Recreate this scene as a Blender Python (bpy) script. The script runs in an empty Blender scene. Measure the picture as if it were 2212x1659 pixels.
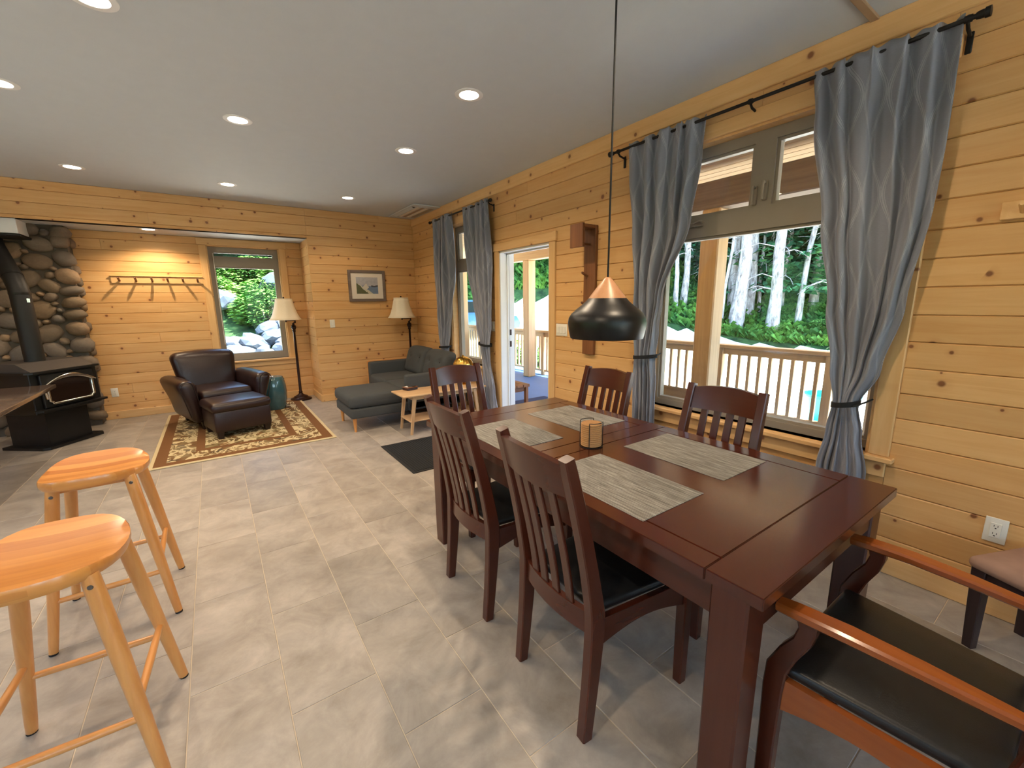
import bpy, bmesh, math, random
from mathutils import Vector, Matrix
from mathutils import noise as mnoise

# ------------------------------------------------------------------ camera, world, sun, exposure
SC = bpy.context.scene
COL = SC.collection
F_PX, IMG_W = 912.567, 2212.0
CAM_H = 1.46
_yaw, _pit, _rol = 0.60889154, -0.19128699, -0.01170831
_f = Vector((math.sin(_yaw)*math.cos(_pit), math.cos(_yaw)*math.cos(_pit), math.sin(_pit)))
_r = Vector((math.cos(_yaw), -math.sin(_yaw), 0))
_u = _r.cross(_f)
_r2 = math.cos(_rol)*_r + math.sin(_rol)*_u
_u2 = -math.sin(_rol)*_r + math.cos(_rol)*_u
cam = bpy.data.objects.new('camera', bpy.data.cameras.new('camera'))
cam.data.sensor_fit = 'HORIZONTAL'
cam.data.sensor_width = 36.0
cam.data.lens = 36.0*F_PX/IMG_W
cam.data.clip_start = 0.05
cam.data.clip_end = 300
cam.matrix_world = Matrix(((_r2.x, _u2.x, -_f.x, 0), (_r2.y, _u2.y, -_f.y, 0), (_r2.z, _u2.z, -_f.z, CAM_H), (0, 0, 0, 1)))
COL.objects.link(cam)
SC.camera = cam

SUN_DIR = Vector((0.38, -0.30, 1.15)).normalized()
world = bpy.data.worlds.new('world')
SC.world = world
world.use_nodes = True
_wn = world.node_tree
_bg = _wn.nodes['Background']
_sky = _wn.nodes.new('ShaderNodeTexSky')
_sky.sky_type = 'NISHITA'
_sky.sun_disc = False
_sky.sun_elevation = math.asin(SUN_DIR.z)
_sky.sun_rotation = math.atan2(SUN_DIR.x, SUN_DIR.y)
_wn.links.new(_sky.outputs[0], _bg.inputs[0])
_bg.inputs[1].default_value = 1.9
_sun = bpy.data.objects.new('sun', bpy.data.lights.new('sun', 'SUN'))
_sun.data.energy = 40.0
_sun.data.angle = 0.01
_sun.data.color = (1.0, 0.96, 0.88)
_sun.rotation_euler = SUN_DIR.to_track_quat('Z', 'Y').to_euler()
_sun.location = (20, -20, 30)
COL.objects.link(_sun)
SC.view_settings.view_transform = 'Standard'
SC.view_settings.look = 'None'
SC.view_settings.gamma = 1
SC.view_settings.use_curve_mapping = False
SC.view_settings.exposure = 0.2
SC.cycles.max_bounces = 8
SC.cycles.transmission_bounces = 6
SC.cycles.adaptive_threshold = 0.02
LAMP_W = 56.0                       # watts of each ceiling downlight
LAMP_COL = (1.0, 0.78, 0.54)

# ------------------------------------------------------------------ helpers
RND = random.Random(7)
PI = math.pi

def S(r, g, b):
    def c(v):
        v /= 255.0
        return v/12.92 if v <= 0.04045 else ((v+0.055)/1.055)**2.4
    return (c(r), c(g), c(b), 1.0)

def link(o, parent=None):
    COL.objects.link(o)
    if parent is not None:
        o.parent = parent
    return o

def tag(o, label=None, cat=None, group=None, kind=None):
    if label: o['label'] = label
    if cat: o['category'] = cat
    if group: o['group'] = group
    if kind: o['kind'] = kind
    return o

def thing(name, label, cat, loc=(0, 0, 0), rz=0.0, group=None):
    o = bpy.data.objects.new(name, None)
    o.empty_display_size = 0.1
    o.location = loc
    o.rotation_euler = (0, 0, rz)
    link(o)
    return tag(o, label, cat, group)

def copy_tree(o, parent=None):
    c = o.copy()
    COL.objects.link(c)
    c.parent = parent
    for ch in list(o.children):
        copy_tree(ch, c)
    return c

class MB:
    """collects shapes; build() makes ONE mesh object of them"""
    def __init__(self):
        self.bm = bmesh.new()
        self.uv = None
    def face(self, vs):
        try:
            return self.bm.faces.new(vs)
        except ValueError:
            return None
    def raw(self, verts, faces, M=None):
        vs = [self.bm.verts.new((M @ Vector(v)) if M is not None else v) for v in verts]
        for f in faces:
            self.face([vs[i] for i in f])
        return vs
    def box(self, c, s, M=None, bev=0.0, seg=1):
        x, y, z = c
        a, b, d = s[0]/2, s[1]/2, s[2]/2
        v = [(x-a, y-b, z-d), (x+a, y-b, z-d), (x+a, y+b, z-d), (x-a, y+b, z-d), (x-a, y-b, z+d), (x+a, y-b, z+d), (x+a, y+b, z+d), (x-a, y+b, z+d)]
        vs = self.raw(v, [(3, 2, 1, 0), (4, 5, 6, 7), (0, 1, 5, 4), (1, 2, 6, 5), (2, 3, 7, 6), (3, 0, 4, 7)], M)
        if bev > 0:
            es = {e for q in vs for e in q.link_edges}
            bmesh.ops.bevel(self.bm, geom=list(es), offset=bev, segments=seg, affect='EDGES', clamp_overlap=True)
        return self
    def bb(self, x0, x1, y0, y1, z0, z1, bev=0.0, M=None, seg=1):
        return self.box(((x0+x1)/2, (y0+y1)/2, (z0+z1)/2), (abs(x1-x0), abs(y1-y0), abs(z1-z0)), M, bev, seg)
    def rbox(self, c, s, r, k=3, m=3, puff=(0, 0, 0), M=None, fn=None):
        """rounded box from a gridded cube; puff swells each pair of faces"""
        h = [q/2 for q in s]
        def axis(hh):
            rr = min(r, hh*0.999)
            out = [-hh+rr*(1-math.cos(PI/2*i/k)) for i in range(k)]
            inner = hh-rr
            out += [-inner+2*inner*i/m for i in range(m+1)]
            out += [hh-rr*(1-math.cos(PI/2*(k-1-i)/k)) for i in range(k)]
            return out
        ax = [axis(q) for q in h]
        def put(p):
            q = []
            for i in range(3):
                lim = max(h[i]-r, 0)
                q.append(max(-lim, min(lim, p[i])))
            d = Vector(p)-Vector(q)
            if d.length > 1e-9:
                # cube -> sphere on the corner zone
                mx = max(abs(d.x), abs(d.y), abs(d.z))
                d = d.normalized()*mx if mx > 0 else d
            P = Vector(q)+d
            n = [P[i]/h[i] for i in range(3)]
            for i in range(3):
                if puff[i]:
                    a, b = [j for j in range(3) if j != i]
                    P[i] += puff[i]*n[i]*max(0, 1-n[a]**2)*max(0, 1-n[b]**2)
            if fn:
                P = fn(P)
            P = P+Vector(c)
            return (M @ P) if M is not None else P
        made = []
        for i in range(3):
            a, b = [(1, 2), (2, 0), (0, 1)][i]
            for sg in (-1, 1):
                g = []
                for u in ax[a]:
                    row = []
                    for w in ax[b]:
                        p = [0, 0, 0]
                        p[i], p[a], p[b] = sg*h[i], u, w
                        row.append(self.bm.verts.new(put(p)))
                    g.append(row)
                made += [v for row in g for v in row]
                for q in range(len(g)-1):
                    for w in range(len(g[0])-1):
                        vs = [g[q][w], g[q+1][w], g[q+1][w+1], g[q][w+1]]
                        self.face(vs if sg > 0 else vs[::-1])
        bmesh.ops.remove_doubles(self.bm, verts=made, dist=1e-5)
        return self
    def lathe(self, prof, n=32, M=None, c=(0, 0, 0), fn=None, closed=False):
        """prof: list of (radius, z)"""
        rings = []
        for (r, z) in prof:
            if r < 1e-6:
                p = Vector((c[0], c[1], c[2]+z))
                rings.append([self.bm.verts.new((M @ p) if M is not None else p)])
                continue
            ring = []
            for i in range(n):
                a = 2*PI*i/n
                rr = r*(fn(a, z) if fn else 1)
                p = Vector((c[0]+rr*math.cos(a), c[1]+rr*math.sin(a), c[2]+z))
                ring.append(self.bm.verts.new((M @ p) if M is not None else p))
            rings.append(ring)
        for a, b in zip(rings, rings[1:]):
            if len(a) == 1 and len(b) == 1: continue
            for i in range(n):
                j = (i+1) % n
                if len(a) == 1: self.face([a[0], b[j], b[i]][::-1])
                elif len(b) == 1: self.face([a[i], a[j], b[0]])
                else: self.face([a[i], a[j], b[j], b[i]])
        return self
    def tube(self, path, rad, n=8, M=None, cap=True, flat=1.0):
        """round tube along a path; rad number or list; flat squashes it"""
        P = [Vector(p) for p in path]
        R = rad if isinstance(rad, (list, tuple)) else [rad]*len(P)
        rings = []
        up = None
        for i, p in enumerate(P):
            t = (P[min(i+1, len(P)-1)]-P[max(i-1, 0)]).normalized()
            if up is None:
                up = Vector((0, 0, 1)) if abs(t.z) < 0.9 else Vector((0, 1, 0))
            s = t.cross(up).normalized()
            up = s.cross(t).normalized()
            ring = []
            for k in range(n):
                a = 2*PI*k/n
                q = p+s*math.cos(a)*R[i]+up*math.sin(a)*R[i]*flat
                ring.append(self.bm.verts.new((M @ q) if M is not None else q))
            rings.append(ring)
        for a, b in zip(rings, rings[1:]):
            for k in range(n):
                j = (k+1) % n
                self.face([a[k], a[j], b[j], b[k]])
        if cap:
            self.face(rings[0][::-1]); self.face(rings[-1])
        return self
    def bar(self, path, w, d, side=(1, 0, 0), M=None, bev=0.0):
        """rectangular bar swept along path; w measured along `side`, d across; w,d numbers or lists"""
        P = [Vector(p) for p in path]
        W = w if isinstance(w, (list, tuple)) else [w]*len(P)
        D = d if isinstance(d, (list, tuple)) else [d]*len(P)
        sd = Vector(side).normalized()
        rings = []
        for i, p in enumerate(P):
            t = (P[min(i+1, len(P)-1)]-P[max(i-1, 0)]).normalized()
            n = t.cross(sd).normalized()
            s = n.cross(t).normalized()
            ring = []
            b = min(bev, W[i]*0.3, D[i]*0.3)
            pts = [(-1, -1), (1, -1), (1, 1), (-1, 1)]
            for (a, c) in pts:
                if b > 0:
                    o1 = (a*(W[i]/2-b), c*D[i]/2); o2 = (a*W[i]/2, c*(D[i]/2-b))
                    o = [o1, o2] if a*c > 0 else [o2, o1]
                    o = o[::-1] if (a, c) in ((1, 1), (-1, -1)) and False else o
                    # order counter-clockwise
                    if (a, c) == (-1, -1): o = [o2, o1]
                    elif (a, c) == (1, -1): o = [o1, o2]
                    elif (a, c) == (1, 1): o = [o2, o1]
                    else: o = [o1, o2]
                else:
                    o = [(a*W[i]/2, c*D[i]/2)]
                for (x, y) in o:
                    q = p+s*x+n*y
                    ring.append(self.bm.verts.new((M @ q) if M is not None else q))
            rings.append(ring)
        m = len(rings[0])
        for a, b2 in zip(rings, rings[1:]):
            for k in range(m):
                j = (k+1) % m
                self.face([a[k], a[j], b2[j], b2[k]])
        self.face(rings[0][::-1]); self.face(rings[-1])
        return self
    def prism(self, poly, axis, a0, a1, M=None):
        """extrude a 2-D polygon; axis 'x': poly is (y,z), 'y': (x,z), 'z': (x,y)"""
        def mk(p, a):
            v = {'x': (a, p[0], p[1]), 'y': (p[0], a, p[1]), 'z': (p[0], p[1], a)}[axis]
            v = Vector(v)
            return (M @ v) if M is not None else v
        A = [self.bm.verts.new(mk(p, a0)) for p in poly]
        B = [self.bm.verts.new(mk(p, a1)) for p in poly]
        n = len(poly)
        for i in range(n):
            j = (i+1) % n
            self.face([A[i], A[j], B[j], B[i]])
        self.face(A[::-1]); self.face(B)
        return self
    def grid(self, fn, nu, nv, M=None):
        g = []
        for i in range(nu+1):
            row = []
            for j in range(nv+1):
                p = Vector(fn(i/nu, j/nv))
                row.append(self.bm.verts.new((M @ p) if M is not None else p))
            g.append(row)
        for i in range(nu):
            for j in range(nv):
                self.face([g[i][j], g[i+1][j], g[i+1][j+1], g[i][j+1]])
        return self
    def mesh(self, name, mat, smooth=False, angle=40):
        bmesh.ops.recalc_face_normals(self.bm, faces=self.bm.faces[:])
        me = bpy.data.meshes.new(name)
        self.bm.to_mesh(me); self.bm.free()
        for m in (mat if isinstance(mat, (list, tuple)) else [mat]):
            me.materials.append(m)
        if smooth:
            for p in me.polygons: p.use_smooth = True
            try: me.set_sharp_from_angle(angle=math.radians(angle))
            except Exception: pass
        return me
    def build(self, name, mat, parent=None, smooth=False, angle=40, loc=None, rz=None):
        o = bpy.data.objects.new(name, self.mesh(name, mat, smooth, angle))
        if loc is not None: o.location = loc
        if rz is not None: o.rotation_euler = (0, 0, rz)
        return link(o, parent)

def inst(name, me, parent=None, loc=(0, 0, 0), rot=(0, 0, 0), sc=(1, 1, 1)):
    o = bpy.data.objects.new(name, me)
    o.location = loc; o.rotation_euler = rot; o.scale = sc
    return link(o, parent)

def struct(o):
    o['kind'] = 'structure'
    return o

def lerp(a, b, t): return a+(b-a)*t
def sstep(a, b, x):
    t = max(0.0, min(1.0, (x-a)/(b-a)))
    return t*t*(3-2*t)
def interp(tab, x):
    """piecewise smooth interpolation in a table of (x, v1, v2, ..) sorted by x"""
    if x <= tab[0][0]: return tab[0][1:]
    for a, b in zip(tab, tab[1:]):
        if x <= b[0]:
            t = (x-a[0])/(b[0]-a[0])
            t = t*t*(3-2*t)
            return tuple(lerp(p, q, t) for p, q in zip(a[1:], b[1:]))
    return tab[-1][1:]

# ------------------------------------------------------------------ materials
class NT:
    def __init__(self, name):
        self.m = bpy.data.materials.new(name)
        self.m.use_nodes = True
        self.t = self.m.node_tree
        self.b = self.t.nodes['Principled BSDF']
        self.out = self.t.nodes['Material Output']
    def n(self, typ, ins=None, **kw):
        nd = self.t.nodes.new('ShaderNode'+typ)
        for k, v in kw.items(): setattr(nd, k, v)
        for k, v in (ins or {}).items(): self.set(nd.inputs[k], v)
        return nd
    def set(self, sock, v):
        if isinstance(v, bpy.types.NodeSocket): self.t.links.new(v, sock)
        else: sock.default_value = v
    def math(self, op, a, b=0.0, c=0.0, clamp=False):
        nd = self.n('Math', operation=op, use_clamp=clamp)
        self.set(nd.inputs[0], a); self.set(nd.inputs[1], b); self.set(nd.inputs[2], c)
        return nd.outputs[0]
    def mix(self, f, a, b, mode='MIX'):
        nd = self.n('Mix', data_type='RGBA', blend_type=mode)
        self.set(nd.inputs[0], f); self.set(nd.inputs[6], a); self.set(nd.inputs[7], b)
        return nd.outputs[2]
    def ramp(self, f, stops):
        nd = self.n('ValToRGB')
        el = nd.color_ramp.elements
        while len(el) < len(stops): el.new(0.5)
        for e, (p, c) in zip(el, stops):
            e.position = p; e.color = c
        self.set(nd.inputs[0], f)
        return nd.outputs[0]
    def coord(self, kind='Object', scale=(1, 1, 1), loc=(0, 0, 0), rnd=0.0):
        v = self.n('TexCoord').outputs[kind]
        if rnd:
            r = self.n('ObjectInfo').outputs['Random']
            k = self.math('MULTIPLY', r, rnd)
            cv = self.n('CombineXYZ', {0: k, 1: self.math('MULTIPLY', r, rnd*0.37), 2: self.math('MULTIPLY', r, rnd*0.71)}).outputs[0]
            v = self.n('VectorMath', {0: v, 1: cv}, operation='ADD').outputs[0]
        mp = self.n('Mapping', {'Vector': v, 'Scale': scale, 'Location': loc})
        return mp.outputs[0]
    def noise(self, vec, scale=5, detail=4, rough=0.55, dist=0.0):
        return self.n('TexNoise', {'Vector': vec, 'Scale': scale, 'Detail': detail, 'Roughness': rough, 'Distortion': dist}).outputs[0]
    def P(self, **kw):
        names = {'color': 'Base Color', 'rough': 'Roughness', 'metal': 'Metallic', 'spec': 'Specular IOR Level', 'coat': 'Coat Weight', 'coatr': 'Coat Roughness', 'sheen': 'Sheen Weight', 'normal': 'Normal', 'trans': 'Transmission Weight', 'sss': 'Subsurface Weight'}
        for k, v in kw.items(): self.set(self.b.inputs[names[k]], v)
        return self
    def bump(self, h, strength=0.3, dist=0.01):
        self.set(self.b.inputs['Normal'], self.n('Bump', {'Strength': strength, 'Distance': dist, 'Height': h}).outputs[0])
        return self

def flat(name, col, rough=0.5, metal=0.0, spec=0.5, var=0.06, vs=9.0, bump=0.0, bs=60.0, coat=0.0):
    """plain procedural surface with a slight mottling"""
    t = NT(name)
    v = t.coord('Object')
    n = t.noise(v, vs, 3)
    c2 = tuple(max(0, q*(1-var*2)) for q in col[:3])+(1,)
    c3 = tuple(min(1, q*(1+var)) for q in col[:3])+(1,)
    t.P(color=t.mix(n, c2, c3), rough=rough, metal=metal, spec=spec, coat=coat)
    if bump: t.bump(t.noise(v, bs, 3), bump, 0.004)
    return t.m

def wood(name, a, b, axis='x', rough=0.35, coat=0.0, scale=1.0, contrast=1.0, rnd=31.0, bump=0.04):
    """streaky wood, grain along the given local axis"""
    t = NT(name)
    s = {'x': (1.3, 34, 34), 'y': (34, 1.3, 34), 'z': (34, 34, 1.3)}[axis]
    v = t.coord('Object', tuple(q*scale for q in s), rnd=rnd)
    n1 = t.noise(v, 1.4, 4, 0.55, 0.25)
    n2 = t.noise(t.coord('Object', tuple(q*scale*0.2 for q in s), rnd=rnd), 1.3, 2)
    f = t.math('MULTIPLY', t.math('ADD', n1, n2), 0.5)
    c = t.ramp(f, [(0.5-0.2/contrast, a), (0.5+0.2/contrast, b)])
    t.P(color=c, rough=rough, coat=coat, coatr=0.15)
    if bump: t.bump(n1, bump, 0.001)
    return t.m

def pine(name, light, mid, knot, kden=0.5):
    """knotty pine board, grain along local x, face in local xz"""
    t = NT(name)
    r = t.n('ObjectInfo').outputs['Random']
    obj = t.n('TexCoord').outputs['Object']
    sep = t.n('SeparateXYZ', {0: obj})
    x = t.math('ADD', sep.outputs[0], t.math('MULTIPLY', r, 173.0))
    z = t.math('ADD', sep.outputs[2], t.math('MULTIPLY', r, 41.0))
    y = sep.outputs[1]
    g = t.n('CombineXYZ', {0: t.math('MULTIPLY', x, 1.1), 1: t.math('MULTIPLY', y, 14.0), 2: t.math('MULTIPLY', z, 17.0)}).outputs[0]
    n1 = t.noise(g, 1.5, 6, 0.62, 0.8)
    g2 = t.n('CombineXYZ', {0: t.math('MULTIPLY', x, 0.5), 1: y, 2: t.math('MULTIPLY', z, 3.0)}).outputs[0]
    n2 = t.noise(g2, 1.2, 2)
    base = t.ramp(t.math('ADD', t.math('MULTIPLY', n1, 0.6), t.math('MULTIPLY', n2, 0.4)), [(0.33, mid), (0.66, light)])
    tint = t.math('ADD', 0.92, t.math('MULTIPLY', r, 0.14))
    base = t.mix(1.0, base, t.n('CombineColor', {0: tint, 1: tint, 2: tint}).outputs[0], 'MULTIPLY')
    kv = t.n('CombineXYZ', {0: x, 1: z, 2: 0.0}).outputs[0]
    vo = t.n('TexVoronoi', {'Vector': kv, 'Scale': 5.2, 'Randomness': 1.0}, voronoi_dimensions='2D')
    keep = t.n('SeparateColor', {0: vo.outputs['Color']})
    on = t.math('LESS_THAN', keep.outputs[0], kden)
    rad = t.math('ADD', 0.045, t.math('MULTIPLY', keep.outputs[1], 0.085))
    d = t.math('ADD', vo.outputs['Distance'], t.math('MULTIPLY', t.noise(kv, 30, 2), 0.03))
    core = t.math('MULTIPLY', on, t.math('SUBTRACT', 1.0, t.math('SMOOTH_MIN', t.math('DIVIDE', d, rad), 1.0, 0.2), clamp=True))
    core = t.math('MULTIPLY', core, 2.6, clamp=True)
    halo = t.math('MULTIPLY', on, t.math('SUBTRACT', 1.0, t.math('DIVIDE', d, t.math('MULTIPLY', rad, 2.4)), clamp=True))
    c = t.mix(t.math('MULTIPLY', halo, 0.35), base, S(178, 112, 58))
    c = t.mix(t.math('MULTIPLY', core, 0.85), c, knot)
    t.P(color=c, rough=0.42, spec=0.4)
    t.bump(n1, 0.03, 0.003)
    return t.m

def tile_mat():
    t = NT('slate_tile')
    v = t.coord('Object', (1, 1, 1), rnd=57.0)
    n = t.noise(v, 5.0, 8, 0.66, 0.5)
    vein = t.noise(t.coord('Object', (1.2, 2.6, 1), rnd=91.0), 9.0, 8, 0.7, 1.6)
    fine = t.noise(v, 34, 5, 0.65)
    c = t.ramp(n, [(0.28, S(140, 130, 120)), (0.5, S(167, 158, 147)), (0.72, S(190, 180, 168))])
    c = t.mix(t.math('MULTIPLY', t.math('GREATER_THAN', t.math('ABSOLUTE', t.math('SUBTRACT', vein, 0.5)), 0.16), 0.12), c, S(196, 184, 166))
    c = t.mix(t.math('MULTIPLY', fine, 0.34), c, S(128, 117, 106))
    r = t.n('ObjectInfo').outputs['Random']
    k = t.math('ADD', 0.9, t.math('MULTIPLY', r, 0.16))
    c = t.mix(1.0, c, t.n('CombineColor', {0: k, 1: k, 2: t.math('MULTIPLY', k, 0.99)}).outputs[0], 'MULTIPLY')
    t.P(color=c, rough=t.math('ADD', 0.30, t.math('MULTIPLY', n, 0.2)), spec=0.5)
    t.bump(t.math('ADD', n, t.math('MULTIPLY', fine, 0.25)), 0.10, 0.006)
    return t.m

def curtain_mat():
    t = NT('curtain_fabric')
    uv = t.n('TexCoord').outputs['UV']
    s = t.n('SeparateXYZ', {0: uv})
    u, v = s.outputs[0], s.outputs[1]
    sw = t.math('SINE', t.math('MULTIPLY', v, 2*PI/0.46))
    tot = None
    for sg, off in ((1, 0.0), (-1, 0.5)):
        p = t.math('ADD', t.math('ADD', t.math('MULTIPLY', u, 1/0.24), off), t.math('MULTIPLY', sw, 0.21*sg))
        fr = t.math('ABSOLUTE', t.math('SUBTRACT', t.math('FRACT', p), 0.5))
        band = t.math('LESS_THAN', fr, 0.06)
        line = t.math('GREATER_THAN', t.math('SINE', t.math('MULTIPLY', fr, 150.0)), 0.15)
        q = t.math('MULTIPLY', band, line)
        tot = q if tot is None else t.math('MAXIMUM', tot, q)
    weave = t.noise(t.n('Mapping', {'Vector': uv, 'Scale': (40, 420, 1)}).outputs[0], 1.0, 2)
    c = t.mix(weave, S(118, 121, 133), S(138, 141, 153))
    c = t.mix(t.math('MULTIPLY', tot, 0.42), c, S(184, 187, 196))
    t.P(color=c, rough=0.62, sheen=0.25, spec=0.35)
    t.bump(weave, 0.1, 0.002)
    return t.m

def rug_mat(hx, hy):
    t = NT('floral_rug_pile')
    o = t.n('TexCoord').outputs['Object']
    s = t.n('SeparateXYZ', {0: o})
    dx = t.math('SUBTRACT', hx, t.math('ABSOLUTE', s.outputs[0]))
    dy = t.math('SUBTRACT', hy, t.math('ABSOLUTE', s.outputs[1]))
    d = t.math('MINIMUM', dx, dy)
    def flo(scale, thr, dist):
        n = t.noise(t.n('Mapping', {'Vector': o, 'Scale': (1, 0.75, 1)}).outputs[0], scale, 3, 0.5, dist)
        return t.math('GREATER_THAN', t.math('ABSOLUTE', t.math('SUBTRACT', n, 0.5)), thr)
    n2 = t.noise(o, 4.5, 2)
    blob = t.ramp(n2, [(0.36, S(92, 80, 62)), (0.48, S(126, 92, 58)), (0.6, S(142, 124, 90)), (0.7, S(112, 100, 84))])
    cream = S(216, 196, 152)
    band = t.mix(flo(7.0, 0.05, 1.4), cream, blob)
    blob2 = t.ramp(t.noise(o, 6.0, 2), [(0.36, S(150, 112, 72)), (0.5, S(112, 92, 62)), (0.66, S(160, 146, 104))])
    field = t.mix(flo(5.5, 0.055, 1.8), S(218, 200, 156), blob2)
    brown = S(124, 86, 54)
    c = field
    for lim, colr in ((0.42, brown), (0.345, band), (0.125, brown), (0.032, S(214, 194, 152))):
        c = t.mix(t.math('LESS_THAN', d, lim), c, colr)
    pile = t.noise(o, 260, 2)
    c = t.mix(t.math('MULTIPLY', pile, 0.25), c, S(90, 70, 48))
    t.P(color=c, rough=0.95, spec=0.1)
    t.bump(pile, 0.5, 0.004)
    return t.m

def placemat_mat():
    t = NT('woven_placemat')
    o = t.coord('Object', (1, 1, 1), rnd=3.0)
    st = t.noise(t.n('Mapping', {'Vector': o, 'Scale': (230, 9, 1)}).outputs[0], 1.0, 4, 0.65)
    ck = t.n('TexChecker', {'Vector': o, 'Scale': 260.0, 'Color1': (0.72, 0.72, 0.72, 1), 'Color2': (1, 1, 1, 1)}).outputs[0]
    c = t.ramp(st, [(0.30, S(88, 82, 76)), (0.5, S(142, 137, 128)), (0.70, S(190, 186, 176))])
    c = t.mix(1.0, c, ck, 'MULTIPLY')
    t.P(color=c, rough=0.6, spec=0.3)
    t.bump(t.n('TexChecker', {'Vector': o, 'Scale': 260.0}).outputs[1], 0.3, 0.002)
    return t.m

def painting_mat():
    """a small seascape: lilac sky, blue water right, green shore left"""
    t = NT('seascape_print')
    o = t.n('TexCoord').outputs['Object']
    s = t.n('SeparateXYZ', {0: o})
    n = t.noise(o, 14, 4)
    x = t.math('ADD', s.outputs[0], t.math('MULTIPLY', t.math('SUBTRACT', n, 0.5), 0.05))
    z = t.math('ADD', s.outputs[2], t.math('MULTIPLY', t.math('SUBTRACT', n, 0.5), 0.05))
    sky = t.mix(t.noise(o, 22, 3), S(150, 146, 156), S(196, 192, 192))
    water = t.mix(t.noise(t.n('Mapping', {'Vector': o, 'Scale': (10, 1, 60)}).outputs[0], 1.0, 3), S(84, 104, 134), S(126, 142, 164))
    c = t.mix(t.math('LESS_THAN', z, 0.0), sky, water)
    c = t.mix(t.math('LESS_THAN', t.math('ADD', t.math('ABSOLUTE', z), t.math('MULTIPLY', t.math('LESS_THAN', x, 0.06), 0.05)), 0.012), c, S(66, 66, 72))
    rockd = t.math('ADD', t.math('ABSOLUTE', t.math('ADD', x, 0.02)), t.math('ABSOLUTE', t.math('ADD', z, 0.015)))
    c = t.mix(t.math('LESS_THAN', rockd, 0.05), c, S(206, 196, 180))
    c = t.mix(t.math('LESS_THAN', t.math('ADD', t.math('MULTIPLY', x, 0.9), t.math('MULTIPLY', z, 1.4)), -0.085), c, S(198, 192, 172))
    c = t.mix(t.math('LESS_THAN', t.math('ADD', x, t.math('MULTIPLY', z, 1.1)), -0.115), c, S(92, 94, 62))
    t.P(color=c, rough=0.5)
    return t.m

def glass_mat():
    t = NT('window_glass')
    tr = t.n('BsdfTransparent', {0: (0.95, 0.98, 0.97, 1)})
    gl = t.n('BsdfGlossy', {0: (1, 1, 1, 1), 'Roughness': 0.0})
    fc = t.n('LayerWeight', {0: 0.5}).outputs[1]
    fr = t.math('ADD', 0.03, t.math('MULTIPLY', t.math('POWER', fc, 4.0), 0.6))
    mx = t.n('MixShader', {0: fr, 1: tr.outputs[0], 2: gl.outputs[0]})
    t.t.links.new(mx.outputs[0], t.out.inputs[0])
    return t.m

def emis(name, col, st):
    t = NT(name)
    e = t.n('Emission', {0: tuple(col)+(1,), 1: st})
    t.t.links.new(e.outputs[0], t.out.inputs[0])
    return t.m

def gravel_mat():
    t = NT('pale_gravel')
    p = t.n('NewGeometry').outputs['Position']
    n = t.noise(p, 1.2, 6)
    f = t.noise(p, 25, 3)
    t.P(color=t.mix(t.math('MULTIPLY', t.math('ADD', n, f), 0.5), S(176, 168, 154), S(232, 226, 214)), rough=0.9)
    t.bump(f, 0.5, 0.03)
    return t.m

def green_mat(name, a, b, c, scale=3.0, rnd=50.0):
    t = NT(name)
    v = t.coord('Object', rnd=rnd)
    n = t.noise(v, scale, 5, 0.6)
    r = t.n('ObjectInfo').outputs['Random']
    col = t.ramp(t.math('ADD', t.math('MULTIPLY', n, 0.8), t.math('MULTIPLY', r, 0.2)), [(0.35, a), (0.55, b), (0.72, c)])
    t.P(color=col, rough=0.8, spec=0.2)
    return t.m

def bark_mat():
    t = NT('pale_bark')
    v = t.coord('Object', (5, 5, 1.4), rnd=40.0)
    n = t.noise(v, 2.0, 6, 0.7)
    t.P(color=t.ramp(n, [(0.32, S(88, 82, 78)), (0.5, S(150, 146, 142)), (0.68, S(206, 202, 196))]), rough=0.9, spec=0.1)
    t.bump(n, 0.6, 0.03)
    return t.m

def stone_mat():
    t = NT('river_stone')
    v = t.coord('Object', rnd=60.0)
    n = t.noise(v, 5.0, 6, 0.6)
    r = t.n('ObjectInfo').outputs['Random']
    tone = t.ramp(r, [(0.0, S(112, 100, 86)), (0.3, S(148, 124, 96)), (0.6, S(120, 112, 104)), (0.85, S(166, 138, 108))])
    t.P(color=t.mix(t.math('MULTIPLY', n, 0.6), tone, S(84, 74, 64)), rough=0.75, spec=0.25)
    t.bump(n, 0.25, 0.01)
    return t.m

M = {}
M['pine'] = pine('knotty_pine', S(224, 180, 122), S(209, 156, 94), S(110, 58, 30))
M['pine_trim'] = pine('pine_trim', S(228, 187, 131), S(214, 165, 105), S(126, 70, 38), 0.22)
M['tile'] = tile_mat()
M['grout'] = flat('pale_grout', S(206, 192, 170), 0.9)
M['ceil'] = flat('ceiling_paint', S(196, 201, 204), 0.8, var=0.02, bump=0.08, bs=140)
M['white'] = flat('white_paint', S(226, 226, 224), 0.45, var=0.02)
M['plate'] = flat('white_plastic', S(232, 226, 212), 0.35, var=0.02)
M['frame'] = flat('taupe_window_frame', S(150, 138, 122), 0.45, var=0.04)
M['glass'] = glass_mat()
M['iron'] = flat('black_iron', S(26, 25, 26), 0.5, metal=0.3)
M['curtain'] = curtain_mat()
M['band'] = flat('black_cord', S(24, 24, 26), 0.8)
CH_A, CH_B = S(64, 27, 16), S(82, 36, 21)
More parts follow.
